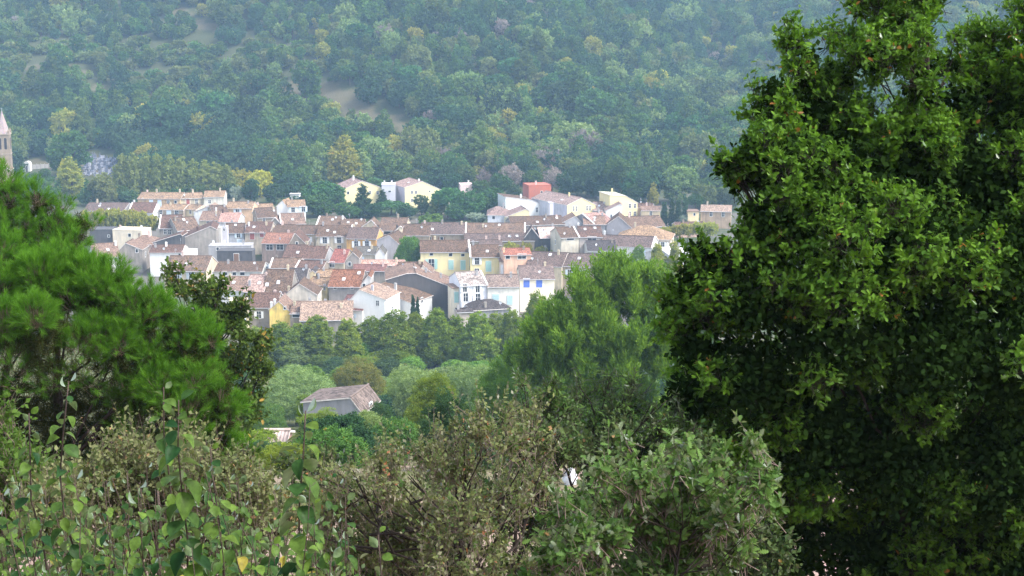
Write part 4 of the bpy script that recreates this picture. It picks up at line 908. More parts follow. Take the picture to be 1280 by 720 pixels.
tree('yellowing_tree', 'round', 'gold', 80, 196, 9, 'golden topped tree just behind the yellow green tree left of the cemetery', base=236, seed=1)
tree('yellowing_tree', 'round', 'olive', 129, 217, 19, 'olive brown tree in front of the cemetery', base=258, seed=2)
for i, x in enumerate((112, 127, 142, 157, 172, 187)):
    tree('plane_tree', 'clipped', 'yellow', x, 264 + abs(x - 140) * .08 + (4 if x > 180 else 0), 12, 'flat topped pollarded plane tree in front of the long dark purple house', base=303, seed=i % 2, group='pollarded planes at the left of the village')
tree('round_tree', 'round', 'dark', 162, 238.8, 14, 'dark green round tree at the left end of the ochre farmhouse', base=258, seed=2)
tree('round_tree', 'round', 'oak', 243, 230.5, 16, 'low dark tree directly behind the cream back row roofs', base=249, seed=2)
tree('olive_tree', 'round', 'silver', 269, 246.8, 9, 'silvery tree in front of the tall cream house', base=259)
tree('olive_tree', 'round', 'silver', 295, 233, 9, 'silvery tree right of the tall cream house', base=253, seed=2)
tree('yellowing_tree', 'round', 'gold', 325, 211, 16, 'golden tree right of the plane avenue', base=246, seed=3)
tree('yellowing_tree', 'round', 'yellow', 297, 208, 18, 'yellow green tree at the right end of the plane avenue', base=244, seed=1)
tree('round_tree', 'round', 'dark', 312, 223, 12, 'dark tree left of the golden tree foot', base=254)
tree('round_tree', 'round', 'dark', 342, 228, 14, 'dark tree right of the golden tree foot', base=255, seed=3)
tree('round_tree', 'oval', 'oak', 350, 193, 20, 'tall dark green tree left of the pale poplars', base=242, seed=1)
tree('poplar_tree', 'oval', 'pale', 398, 178, 20, 'tall pale green poplar, left of the group of three', base=238)
tree('poplar_tree', 'oval', 'yellow', 429, 172, 25, 'tallest pale yellow green poplar in the group of three', base=238, seed=1)
tree('poplar_tree', 'oval', 'pale', 452, 188, 15, 'smaller pale poplar at the right of the group of three', base=236, seed=2)
tree('round_tree', 'round', 'oak', 490, 193, 24, 'rounded green tree rising behind the lilac link', base=232, seed=1)
tree('round_tree', 'round', 'dark', 551, 202, 19, 'dark rounded tree behind the right yellow gabled block', base=238, seed=2)
tree('yellowing_tree', 'round', 'olive', 524, 212, 12, 'olive tinted tree just right of the rounded green tree', base=234)
tree('round_tree', 'round', 'oak', 580, 205, 16, 'green tree above the small pink house', base=236)
tree('bare_tree', 'round', 'bare', 642, 203, 19, 'leafless grey tree behind the brick red building', base=238)
tree('bare_tree', 'round', 'bare', 690, 205, 20, 'leafless lilac grey tree right of the brick red building', base=242, seed=1)
tree('bare_tree', 'oval', 'bare', 604, 210, 14, 'leafless grey tree left of the brick red building', base=238, seed=1)
tree('round_tree', 'round', 'dark', 735, 200, 24, 'large dark tree above the long brown modern roof', base=246, seed=1)
tree('round_tree', 'round', 'oak', 775, 196, 22, 'large green tree above the tall yellow tower house', base=248, seed=2)
tree('round_tree', 'round', 'dark', 812, 212, 20, 'dark tree right of the tall yellow tower house', base=254, seed=2)
tree('yellowing_tree', 'oval', 'yellow', 817, 228, 8, 'small yellow green tree above the cypress row', base=257)
tree('round_tree', 'round', 'pale', 850, 205, 26, 'pale green tree above the cypress row', base=254, seed=3)
tree('round_tree', 'round', 'oak', 900, 215, 24, 'green tree above the wide tan house', base=258, seed=3)
# --- front plane avenue and the trees on the slope
for i, (x, y, h_) in enumerate(((318, 408, 24), (352, 403, 27), (395, 397, 30), (434, 398, 25), (494, 388, 36), (545, 388, 27), (597, 390, 33), (641, 388, 26), (672, 368, 26), (372, 404, 22), (462, 396, 24), (520, 393, 24), (570, 394, 22), (620, 392, 24))):
    tree('plane_tree', 'oval', 'plane', x, y, h_, 'full green plane tree in the avenue between the village and the slope', d=286 + 3 * (i % 3) + (8 if i > 8 else 0), seed=i % 3, group='plane avenue below the village')
tree('cypress_tree', 'cypress', 'dark', 516, 369, 4, 'small dark cypress pair, left one, below the huge dark gable', d=326)
tree('cypress_tree', 'cypress', 'dark', 522, 372, 3.6, 'small dark cypress pair, right one, below the huge dark gable', d=326, seed=1)
tree('willow_tree', 'round', 'pale', 370, 454, 50, 'broad pale green tree left of the lone grey house', d=205, seed=1)
tree('round_tree', 'round', 'rust', 452, 449, 42, 'olive green tree with rusty tints behind the lone grey house', d=225, seed=2)
tree('feathery_tree', 'round', 'pale', 523, 456, 44, 'pale feathery tree right of the lone grey house', d=190, seed=3)
tree('feathery_tree', 'round', 'pale', 592, 452, 42, 'pale feathery tree between the lone grey house and the tall feathery pine', d=180, seed=2)
tree('pine_sapling', 'plume', 'plane', 402, 509, 40, 'light feathery pine sapling in front of the lone grey house', d=135)
tree('pine_sapling', 'plume', 'fresh', 432, 519, 26, 'small bright pine sapling hiding the foot of the lone grey house', d=142, seed=2)
tree('pine_sapling', 'plume', 'pine', 473, 500, 30, 'darker pine sapling at the right corner of the lone grey house', d=128, seed=1)
tree('pine_sapling', 'plume', 'plane', 545, 466, 46, 'light feathery pine sapling above the twiggy brown shrub', d=118, seed=2)
tree('pine_sapling', 'plume', 'fresh', 628, 440, 40, 'bright feathery pine sapling left of the tall feathery pine', d=112, seed=1)
tree('round_tree', 'round', 'oak', 322, 500, 34, 'dark leafy tree behind the small shed', d=150, seed=1)
tree('round_tree', 'round', 'fresh', 853, 335, 22, 'green tree below the white sheet roofed house', d=230, seed=2)
tree('round_tree', 'round', 'plane', 690, 440, 40, 'green tree at the left foot of the tall feathery pine', d=150, seed=3)
rg = np.random.default_rng(5)
for i in range(80):
    d = rg.uniform(34, 180); px = rg.uniform(300, 1000); X = at(px, 500, d)[0]
    hh = rg.uniform(1.6, 3.6); rw_ = 2.6 * F / d; g = tz(X, d); yt = project((X, d, g + hh))[1]
    if (abs(px - 342) < 24 + rw_ and d < 97) or (abs(px - 712) < 18 + rw_ and d < 64) or (abs(px - 424) < 50 + rw_ and d < 172): continue
    tree('slope_shrub', 'bush' if i % 3 else 'plume', ('oak', 'plane', 'dark', 'pale')[i % 4], px, yt, rg.uniform(1.2, 2.4) * F / d, 'leafy shrub on the slope between the foreground bushes and the plane avenue', d=d, seed=i % 2, cat='shrub', group='shrubs on the slope', det='near')

for i, (x, y, h_, bs_) in enumerate(((366, 245.5, 13, 256.5), (385, 240, 12, 256), (470, 222, 14, 240), (505, 214, 14, 236), (536, 214, 15, 240), (566, 214, 14, 240), (602, 226, 14, 246), (626, 216, 14, 244), (665, 212, 16, 243), (712, 212, 17, 245), (752, 214, 15, 248), (800, 226, 16, 254), (790, 214, 14, 250), (880, 226, 16, 262), (915, 232, 18, 262), (756, 232, 10, 252), (600, 244, 14, 270), (570, 250, 14, 276), (545, 248, 12, 272), (508, 256, 14, 274), (470, 254, 13, 273), (432, 250, 13, 272), (420, 238, 14, 264), (440, 256, 10, 274), (652, 244, 9, 256), (610, 252, 10, 272), (200, 236, 12, 250), (222, 235, 12, 250), (270, 234, 10, 250), (285, 226, 10, 248), (362, 216, 14, 246), (378, 206, 14, 244), (110, 232, 14, 258), (60, 218, 16, 252), (40, 216, 12, 246), (28, 222, 14, 250), (55, 210, 9, 226), (105, 222, 10, 246), (150, 232, 12, 256))):
    tree('round_tree', 'round', ('olive' if x > 820 else ('dark', 'oak', 'pine', 'oak', 'dark')[i % 5]), x, y, h_, 'green tree filling the gaps between the village houses and the foot of the wooded hill', base=bs_, seed=i % 4, group='trees at the back edge of the village')
rg = np.random.default_rng(77)
for i in range(92):
    d = rg.uniform(178, 288) if i < 52 else rg.uniform(225, 282); px = rg.uniform(285, 940) if i < 52 else rg.uniform(400, 700); X = at(px, 500, d)[0]
    if 362 < px < 482 and d < 192: continue
    hh = rg.uniform(4.0, 7.5) if d < 225 else rg.uniform(4.5, 6.5); g = tz(X, d); yt = project((X, d, g + hh))[1]
    tree('slope_tree', 'round', ('plane', 'oak', 'pale', 'dark', 'fresh')[i % 5], px, yt, rg.uniform(2.6, 4.2) * F / d, 'small leafy tree on the slope just below the plane avenue', d=d, seed=i % 4, group='small trees below the plane avenue', det='mid')
for i, (px, d, hh, w_) in enumerate(((372, 88, 2.6, 2.0), (398, 80, 2.4, 2.0), (425, 74, 2.8, 2.2), (455, 84, 3.0, 2.2), (488, 78, 2.6, 2.0), (350, 70, 1.5, 1.5), (318, 78, 2.4, 1.7), (385, 62, 2.0, 1.8), (415, 58, 2.0, 1.8), (365, 56, 1.5, 1.4))):
    X = at(px, 500, d)[0]; g = tz(X, d); yt = project((X, d, g + hh))[1]
    if abs(px - 342) < 62: yt = max(yt, 563)
    tree('slope_shrub', 'bush' if i % 3 else 'plume', ('oak', 'plane', 'dark', 'pale')[i % 4], px, yt, w_ * F / d, 'leafy shrub on the slope between the foreground bushes and the plane avenue', d=d, seed=i % 2, cat='shrub', group='shrubs on the slope', det='near')
# --- cemetery
def tomb_mesh(v):
    b = MB(); b.box(-.55, .55, -1.1, 1.1, -.4, .55); b.box(-.62, .62, -1.17, 1.17, .553, .68)
    b.box(-.55, .55, .85, 1.08, .683, 1.5 + .5 * v)
    if v: b.box(-.09, .09, .92, 1.02, 1.5 + .5 * v, 2.9); b.box(-.38, .38, .92, 1.02, 2.35, 2.52)
    o = b.build('tomb', plain('tomb_stone', ((.34, .34, .38), (.15, .16, .20))[v], .7, .3, 0, .25, 1.5)); me = o.data; bpy.data.objects.remove(o); return me
TM = [tomb_mesh(0), tomb_mesh(1)]
for r_ in range(7):
    for k in range(11):
        px = 105 + k * 4.0 + (r_ % 2) * 2 + rg.uniform(-1.6, 1.6); P = hit(px, 199.5 + r_ * 3.3 + rg.uniform(-1.3, 1.3))
        if P[1] > 760: continue
        o = link('tomb', TM[(r_ * 3 + k) % 2]); o.location = P; o.rotation_euler = (0, 0, rg.uniform(-.15, .15)); s_ = rg.uniform(.7, 1.35); o.scale = (s_ * rg.uniform(.7, 1.4), s_, s_ * rg.uniform(.6, 1.3))
        v = (r_ * 3 + k) % 2
        tag(o, ('pale slab tomb in the hillside cemetery', 'grey slab tomb with a cross in the hillside cemetery')[v], 'tomb', ('pale tombs of the cemetery', 'grey tombs of the cemetery')[v])
A, B = hit(36, 212), hit(76, 208)
e = empty('cemetery_wall', (A[0], A[1], A[2]), math.atan2(B[1] - A[1], B[0] - A[0])); Lw = math.hypot(B[0] - A[0], B[1] - A[1])
b = MB()
for i in range(8): b.box(Lw * i / 8 + .15, Lw * (i + 1) / 8 - .15, -.3, .3, -2.5, 2.2)
b.build('wall_panel', wall_mat((.40, .37, .34)), e)
b = MB()
for i in range(9): b.box(Lw * i / 8 - .147, Lw * i / 8 + .147, -.4, .4, -2.5, 2.6)
b.build('pier', wall_mat((.33, .3, .27)), e); tag(e, 'pale cemetery wall with piers right of the church', 'wall')
P = hit(35, 214); e = empty('mausoleum', P, 0)
b = MB(); a = np.linspace(0, math.pi, 9); b.prism([(-1.5, -2), (1.5, -2)] + [(1.5 * math.cos(q), 3.2 + 1.5 * math.sin(q)) for q in a], 'y', -1.5, 1.5); b.build('vault', wall_mat((.6, .58, .56), .9, .1), e)
b = MB(); b.box(-.5, .5, -1.56, -1.503, -1, 2.4); b.build('door', plain('dark_door', (.1, .1, .11), .7), e); tag(e, 'small white round topped mausoleum at the left end of the cemetery wall', 'mausoleum')

# ------------------------------------------------------------------ hillside wood
rg = np.random.default_rng(21)
PTS = []
yy = 575.
while yy < 1180:
    sp = 6.0 + (yy - 575) * .0035
    half = .43 * yy + 40
    n = int(2 * half / sp)
    xs = -half + sp * (np.arange(n) + rg.random(n) * .95)
    ys = yy + sp * (rg.random(n) - .5) * 1.1
    PTS.append(np.stack([xs, ys], 1)); yy += sp
PTS = np.concatenate(PTS)
X, Y = PTS.T
Z = terrain(X, Y)
P3 = np.stack([X, Y, Z], 1); dep = P3 @ FWD
PX = 640 + F * X / dep; PY = 360 - F * (P3 @ UP) / dep
soil = soil_amount(X, Y, Z)
y0h = 606 - .11 * np.clip(X, -300, 260)
scr = (PX < 400) & (PY > 48) & (PY < 132 - .02 * PX) & (np.sin(PX * .031 + 1) + np.sin(PY * .11) + np.sin(PX * .083) > -1.25)
bushy = rg.random(len(X)) < .05
ok = (Y > y0h - 14) & ~((PX > 96) & (PX < 152) & (PY > 193)) & ~((PX > 20) & (PX < 80) & (PY > 200)) & (bushy | (soil < .12 + .5 * rg.random(len(X)) ** 3)) & (bushy | (soil_amount(X, Y, Z, 11.0) < .3 + .5 * rg.random(len(X)) ** 3))
keep = ok & (~scr | (rg.random(len(X)) < .9))
X, Y, Z, PX, PY, scr, soil = [a[keep] for a in (X, Y, Z, PX, PY, scr, soil)]
nz = np.sin(X * .035 + 1.1) * np.cos(Y * .028) + .7 * np.sin(X * .08 + Y * .06) + .9 * (rg.random(len(X)) - .5)
HP = [('round', 'oak', 0), ('round', 'dark', 1), ('round', 'olive', 2), ('oval', 'oak', 1), ('round', 'yellow', 2), ('round', 'bare', 3), ('umbrella', 'pine', 0), ('bush', 'oak', 0), ('bush', 'olive', 1), ('round', 'pale', 1)]
u = rg.random(len(X)); cls = np.zeros(len(X), int)
cls[u > .30] = 1; cls[u > .52] = 3; cls[u > .72] = 2; cls[u > .82] = 9; cls[u > .93] = 4; cls[u > .952] = 5; cls[u > .958] = 6
cls[(nz > 1.05) & (u < .6)] = 9; cls[(nz < -1.1) & (u < .7)] = 1
lil = (PX > 500) & (PX < 730) & (PY > 188) & (PY < 226); cls[lil & (u < .10)] = 5
gold = (PX > 586) & (PX < 650) & (PY > 180) & (PY < 194); cls[gold & (u < .55)] = 4
cls[(PX > 120) & (PX < 320) & (PY > 160) & (PY < 240) & (u < .9)] = 1
lil2 = (np.abs((PX - 690) * .5 + (PY - 5) * 1.0) < 40) & (PY < 60); cls[lil2 & (u < .12)] = 5
lil3 = (PX > 340) & (PX < 400) & (PY > 60) & (PY < 105); cls[lil3 & (u < .15)] = 5
scr = scr | (soil > .15)
cls[scr] = np.where(u[scr] > .87, 0, np.where(u[scr] > .45, 8, 7))
sc = rg.uniform(.5, 1.15, len(X)); sc = np.where(rg.random(len(X)) < .15, sc * 1.45, sc)
low = PY > 118; sc = np.where(low, sc * 1.35, sc)
sc = np.where((cls == 7) | (cls == 8), np.where(soil > .15, rg.uniform(.35, .8, len(X)), rg.uniform(.9, 1.8, len(X))), sc)
rot = rg.random(len(X)) * 6.28
vis = (PX > -12) & (PX < 915) & (PY < 235)
big = np.where(vis, sc / np.hypot(X, Y), 0)
ind = np.zeros(len(X), bool); ind[np.argsort(-big)[:150]] = True
TXT = {0: 'rounded green tree of the wooded hillside, among its nearest trees', 1: 'dark rounded tree of the wooded hillside, among its nearest trees', 2: 'olive green tree of the wooded hillside, among its nearest trees',
       3: 'tall green tree of the wooded hillside, among its nearest trees', 4: 'yellowing tree of the wooded hillside, among its nearest trees', 5: 'bare grey tree of the wooded hillside, among its nearest trees',
       6: 'umbrella pine of the wooded hillside, among its nearest trees', 7: 'green bush of the hillside scrub', 8: 'olive bush of the hillside scrub', 9: 'pale green tree of the wooded hillside, among its nearest trees'}
GRP = {0: 'rounded green hillside trees', 1: 'dark hillside trees', 2: 'olive hillside trees', 3: 'tall green hillside trees', 4: 'yellowing hillside trees', 5: 'bare hillside trees', 6: 'hillside pines', 7: 'green hillside bushes', 8: 'olive hillside bushes', 9: 'pale hillside trees'}
def whole_mesh(c, det):
    kind, leaf, seed = HP[c]; cm, tm, H, W = proto(kind, leaf, seed, det)
    b = bpy.data.meshes.new('hillside_tree')
    import bmesh
    bm = bmesh.new(); bm.from_mesh(cm); n = len(bm.faces); bm.from_mesh(tm); bm.faces.ensure_lookup_table()
    for f in bm.faces[n:]: f.material_index = 1
    bm.to_mesh(b); bm.free(); b.materials.append(LEAF[leaf]); b.materials.append(BARK); return b
WM = {}
for i in np.nonzero(ind)[0]:
    c = int(cls[i])
    if c not in WM: WM[c] = whole_mesh(c, 'far')
    o = link('hillside_tree' if c not in (7, 8) else 'hillside_bush', WM[c]); o.location = (X[i], Y[i], Z[i] - .3); o.rotation_euler = (0, 0, rot[i]); o.scale = (sc[i],) * 3
    tag(o, TXT[c], 'tree' if c not in (7, 8) else 'shrub', GRP[c])
rest = ~ind
hid = bpy.data.collections.new('wood_kinds')
for c in range(len(HP)):
    o = bpy.data.objects.new('wood_tree_%d' % c, whole_mesh(c, 'hill')); hid.objects.link(o)
me = bpy.data.meshes.new('hillside_wood'); k = int(rest.sum())
me.vertices.add(k); me.vertices.foreach_set('co', np.stack([X, Y, Z - .3], 1)[rest].astype(np.float32).ravel())
for nm, ty, ar in (('pick', 'INT', cls[rest].astype(np.int32)), ('size', 'FLOAT', sc[rest].astype(np.float32)), ('turn', 'FLOAT', rot[rest].astype(np.float32))):
    a = me.attributes.new(nm, ty, 'POINT'); a.data.foreach_set('value', ar)
wood = link('hillside_wood', me); tag(wood, kind='stuff')
ng = bpy.data.node_groups.new('plant_wood', 'GeometryNodeTree')
ng.interface.new_socket('Geometry', in_out='INPUT', socket_type='NodeSocketGeometry'); ng.interface.new_socket('Geometry', in_out='OUTPUT', socket_type='NodeSocketGeometry')
gi = ng.nodes.new('NodeGroupInput'); go = ng.nodes.new('NodeGroupOutput'); ip = ng.nodes.new('GeometryNodeInstanceOnPoints'); ci = ng.nodes.new('GeometryNodeCollectionInfo')
ci.inputs['Collection'].default_value = hid; ci.inputs['Separate Children'].default_value = True; ci.inputs['Reset Children'].default_value = True
def na(nm, ty):
    n = ng.nodes.new('GeometryNodeInputNamedAttribute'); n.data_type = ty; n.inputs[0].default_value = nm; return n.outputs['Attribute']
ip.inputs['Pick Instance'].default_value = True
cx = ng.nodes.new('ShaderNodeCombineXYZ'); ng.links.new(na('turn', 'FLOAT'), cx.inputs[2])
ng.links.new(gi.outputs[0], ip.inputs['Points']); ng.links.new(ci.outputs[0], ip.inputs['Instance']); ng.links.new(na('pick', 'INT'), ip.inputs['Instance Index'])
ng.links.new(cx.outputs[0], ip.inputs['Rotation']); ng.links.new(na('size', 'FLOAT'), ip.inputs['Scale']); ng.links.new(ip.outputs[0], go.inputs[0])
md = wood.modifiers.new('plant', 'NODES'); md.node_group = ng
print('hill trees', len(X))
# ------------------------------------------------------------------ foreground plants
def plob(lst, d0, jit=.0, seed=0):
    rng = np.random.default_rng(seed); out = []
    for l in lst:
        d = d0 + (l[3] if len(l) > 3 else rng.uniform(-jit, jit))
        r = l[2] * d / F; out.append((at(l[0], l[1], d), (r, r, r)))
    return out
def limb_mesh(base, top, lobes, r0, rng, mat, parent, extra=2, name='trunk', sides=8):
    b = MB(); base = np.array(base); top = np.array(top); n = 9
    t = np.linspace(0, 1, n)[:, None]; path = base + (top - base) * t + np.cumsum(rng.normal(size=(n, 3)) * [.03, .03, 0], 0) * np.linalg.norm(top - base) * .25
    b.tube(path, r0 * (1 - .85 * t[:, 0]) , sides)
    tb, tt_ = path[0, 2], path[-1, 2]
    for c, r in lobes:
        hd = np.linalg.norm(c[:2] - path[n // 2][:2])
        u_ = float(np.clip((c[2] - (.75 + .5 * rng.random()) * hd - .15 * (tt_ - tb) * rng.random() - tb) / (tt_ - tb), .3, .93)) * n - .5
        k = int(np.clip(u_, 0, n - 2)); s = path[k] + (path[k + 1] - path[k]) * float(np.clip(u_ - k, 0, 1))
        ln_ = np.linalg.norm(c - s); m = s * .5 + c * .5 + rng.normal(size=3) * .09 * ln_ + np.array([0, 0, -.06 * ln_])
        m1 = s * .75 + m * .25 + rng.normal(size=3) * .03 * ln_
        rr = r0 * .34 * (1 - .8 * k / n)
        b.tube([s, m1, m, c * .8 + m * .2, c], [rr, rr * .85, rr * .6, rr * .35, rr * .2], 6)
        for j in range(extra):
            q = c + rsph(1, rng)[0] * r * rng.uniform(.6, 1.0)
            b.tube([m * .4 + c * .6, (c + q) / 2 + rng.normal(size=3) * .04, q], [rr * .4, rr * .25, rr * .08], 5)
    return b.build(name, mat, parent, smooth=True)
def twigs(P, D, ln, rad, mat, name, parent, mid=.0, rng=None):
    """thin tapering twigs, one per row, each a three sided spike with a bend"""
    n = len(P); ax = unit(D); s = unit(np.cross(ax, np.array([.3, .5, .8]))); q = np.cross(s, ax)
    ln = np.broadcast_to(ln, (n,))[:, None]; bend = (rng.normal(size=(n, 3)) if rng is not None else 0) * ln * mid
    V = []
    for t, r in ((0, 1.), (.5, .7), (1., .25)):
        for a in (0, 2.09, 4.19):
            V.append(P + ax * ln * t + bend * t * t + (s * math.cos(a) + q * math.sin(a)) * rad * r)
    V = np.stack(V, 1).reshape(-1, 3); f = []
    for lv in (0, 3):
        for j in range(3): f.append((lv + j, lv + (j + 1) % 3, lv + 3 + (j + 1) % 3, lv + 3 + j))
    Fc = (np.array(f)[None] + (np.arange(n) * 9)[:, None, None]).reshape(-1, 4)
    return link(name, fastmesh(name, V, Fc, np.zeros(len(V)), mat), parent), bend
def sprays(lst, d0, rng):
    out = []
    for x, y, r in lst:
        d = d0 + rng.uniform(-.5, .5); q = r * d / F; out.append((at(x, y, d), np.array([q * .5, q * .5, q * 1.7])))
    return out
def gap_ok(P, gaps):
    dep = P @ FWD; px = 640 + F * P[:, 0] / dep; py = 360 - F * (P @ UP) / dep; ok = np.ones(len(P), bool)
    for gx, gy, gr in gaps: ok &= (px - gx) ** 2 + (py - gy) ** 2 > gr * gr
    return ok

def sublobes(lobes, n, f, rng, flat_=.8, drop=None):
    """break every bough into leaf clusters with gaps between them"""
    out = []
    for c, r in lobes:
        R_ = np.broadcast_to(np.asarray(r, float), 3)
        for u in rsph(n, rng):
            u = u * rng.uniform(.62, 1.02); k = f * rng.uniform(.55, 1.25)
            q = np.asarray(c) + u * R_
            if drop and rng.random() < drop[1] * np.clip((drop[0] - q[2]) / drop[2], 0, 1): continue
            out.append((q, R_ * k * np.array([1, 1, flat_])))
    return out
def sprig_plant(root, lobes, n, k, T, leaf, tw, mats, rng, up=.5, out=.7, inner=.15, thick=.3, spread=.8, gaps=(), sub=None, leafname='foliage', twm=TWIG, rosette=.35, flat_=.5, keep=.72, twr=.0035, bend=.12):
    """twigs near the surface of the lobes, each carrying k leaves"""
    if sub: lobes = sublobes(lobes, sub[0], sub[1], rng, *sub[2:])
    P, D = shell_points(lobes, n, rng, thick, inner, keep)
    if len(gaps): g = gap_ok(P, [(a, b, c + 7) for a, b, c in gaps]); P, D = P[g], D[g]
    n = len(P)
    ax = unit(D * out + np.array([0, 0, up]) + rsph(n, rng) * .55); ln = tw * rng.uniform(.5, 1.3, n)
    _, bend_ = twigs(P - ax * ln[:, None] * .6, ax, ln, twr, twm, 'twigs', root, bend, rng)
    r = np.repeat(np.arange(n), k); t = 1 - rng.random(n * k) ** (1.0) * (1 - rosette) if rosette < 1 else np.ones(n * k)
    Q = (P - ax * ln[:, None] * .6)[r] + ax[r] * (ln[r] * t)[:, None] + bend_[r] * (t * t)[:, None]
    ld = unit(ax[r] * .55 + rsph(n * k, rng) * spread); nr = unit(np.array([0, 0, flat_]) + D[r] * .45 + rsph(n * k, rng) * .6)
    sz = leaf * rng.uniform(.55, 1.2, n * k)
    if len(gaps): g = gap_ok(Q, gaps); Q, ld, nr, sz, r = Q[g], ld[g], nr[g], sz[g], r[g]
    V, Fc = scatter(T, Q, ld, nr, sz)
    cv = rng.random(n)[r]; var = np.clip(.55 * cv + .45 * rng.random(len(r)), 0, 1)
    return link(leafname, fastmesh(leafname, V, Fc, np.repeat(var, len(T[0])), mats, smooth=False), root)

# ---- big oak at the right
OAKL = leaf_mat('oak_leaf', (.030, .084, .011), (.135, .255, .024), (.38, .17, .05), .38, .12, 0, 0, None, .94)
OAKIN = leaf_mat('oak_shade_leaf', (.010, .024, .005), (.022, .045, .010), None, .05, 0, 0, 0)  # near-black leaf colour paints the shade inside the lower crown
oak_l = [(1150, 112, 24, -.3), (1138, 56, 24, -.3), (1155, 180, 30, -.4), (1128, 20, 42, .2), (1122, -30, 46, .3), (1090, 12, 24, .1), (1160, 14, 20, .2), (1075, 50, 26, .1), (1092, 70, 30, -.3), (1158, 84, 24, .4), (1128, 78, 18, .5), (1003, 66, 26, -.2), (991, 38, 15, -.2), (1036, 46, 13, -.1), (1012, 100, 30, 0), (1048, 96, 26, .2), (970, 120, 28, -.5), (950, 138, 14, -.6), (1022, 140, 42, -.2), (1262, 60, 36, .6), (1222, 44, 16, .8), (1228, 78, 22, .6), (1236, 110, 30, .5), (1290, 20, 36, .8), (1195, 46, 11, .5), (1190, 80, 14, .4), (1200, 135, 38, .3), (1275, 140, 56, .3), (1070, 150, 32, .1), (1120, 165, 30, .3), (1160, 150, 24, .2),
         (908, 205, 18, -.9), (940, 196, 28, -.8), (925, 222, 22, -.7), (985, 205, 56, -.8), (1050, 215, 76, -.4), (1130, 235, 76, -.2), (1210, 225, 74, 0), (1290, 250, 80, 0), (975, 275, 52, -1.0), (950, 310, 36, -.9), (1050, 305, 86, -.9), (1150, 325, 88, -.8), (1250, 335, 90, -.6),
         (878, 312, 17, -.8), (898, 332, 32, -.9), (868, 345, 24, -.8), (848, 378, 26, -.6), (880, 385, 36, -.7), (940, 370, 66, -1.1), (1040, 405, 96, -1.0), (1160, 435, 100, -.9), (1270, 445, 105, -.8), (872, 430, 44, -.8), (930, 470, 74, -.9), (865, 495, 44, -.4), (1010, 535, 104, -.4), (1130, 565, 110, -.4), (1260, 585, 115, -.4),
         (900, 570, 64, .3), (980, 660, 96, .4), (1100, 690, 116, .3), (1240, 710, 126, .3), (1340, 500, 116, 0), (1350, 300, 116, 0), (1350, 120, 96, .4), (1330, 690, 126, .4)]
OL = plob(oak_l, 13.5)
ob = at(1125, 820, 13.6); root = empty('oak_tree', (0, 0, 0)); tag(root, 'big leafy oak filling the right side with a few brown autumn leaves', 'tree')
bx, by = ob[0], 13.6; rng = np.random.default_rng(3)
limb_mesh((bx, by, tz(bx, by) - .3), at(1124, -20, 13.7), OL, .075, rng, BARK_DARK, root, 3)
sprig_plant(root, OL, 19000, 10, T_OAK, .064, .26, OAKL, rng, up=.5, out=.8, inner=.12, thick=.3, spread=.75, sub=(13, .36, .8, (-1.3, .52, 1.2)), keep=.5, leafname='foliage', twm=BARK_DARK, rosette=.5)
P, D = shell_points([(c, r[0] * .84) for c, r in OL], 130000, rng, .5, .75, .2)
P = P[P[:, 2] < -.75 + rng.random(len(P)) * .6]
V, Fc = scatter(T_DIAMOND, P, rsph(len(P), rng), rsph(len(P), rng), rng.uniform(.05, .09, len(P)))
link('inner_shade_foliage', fastmesh('inner_shade_foliage', V, Fc, np.repeat(rng.random(len(P)), 4), OAKIN), root)

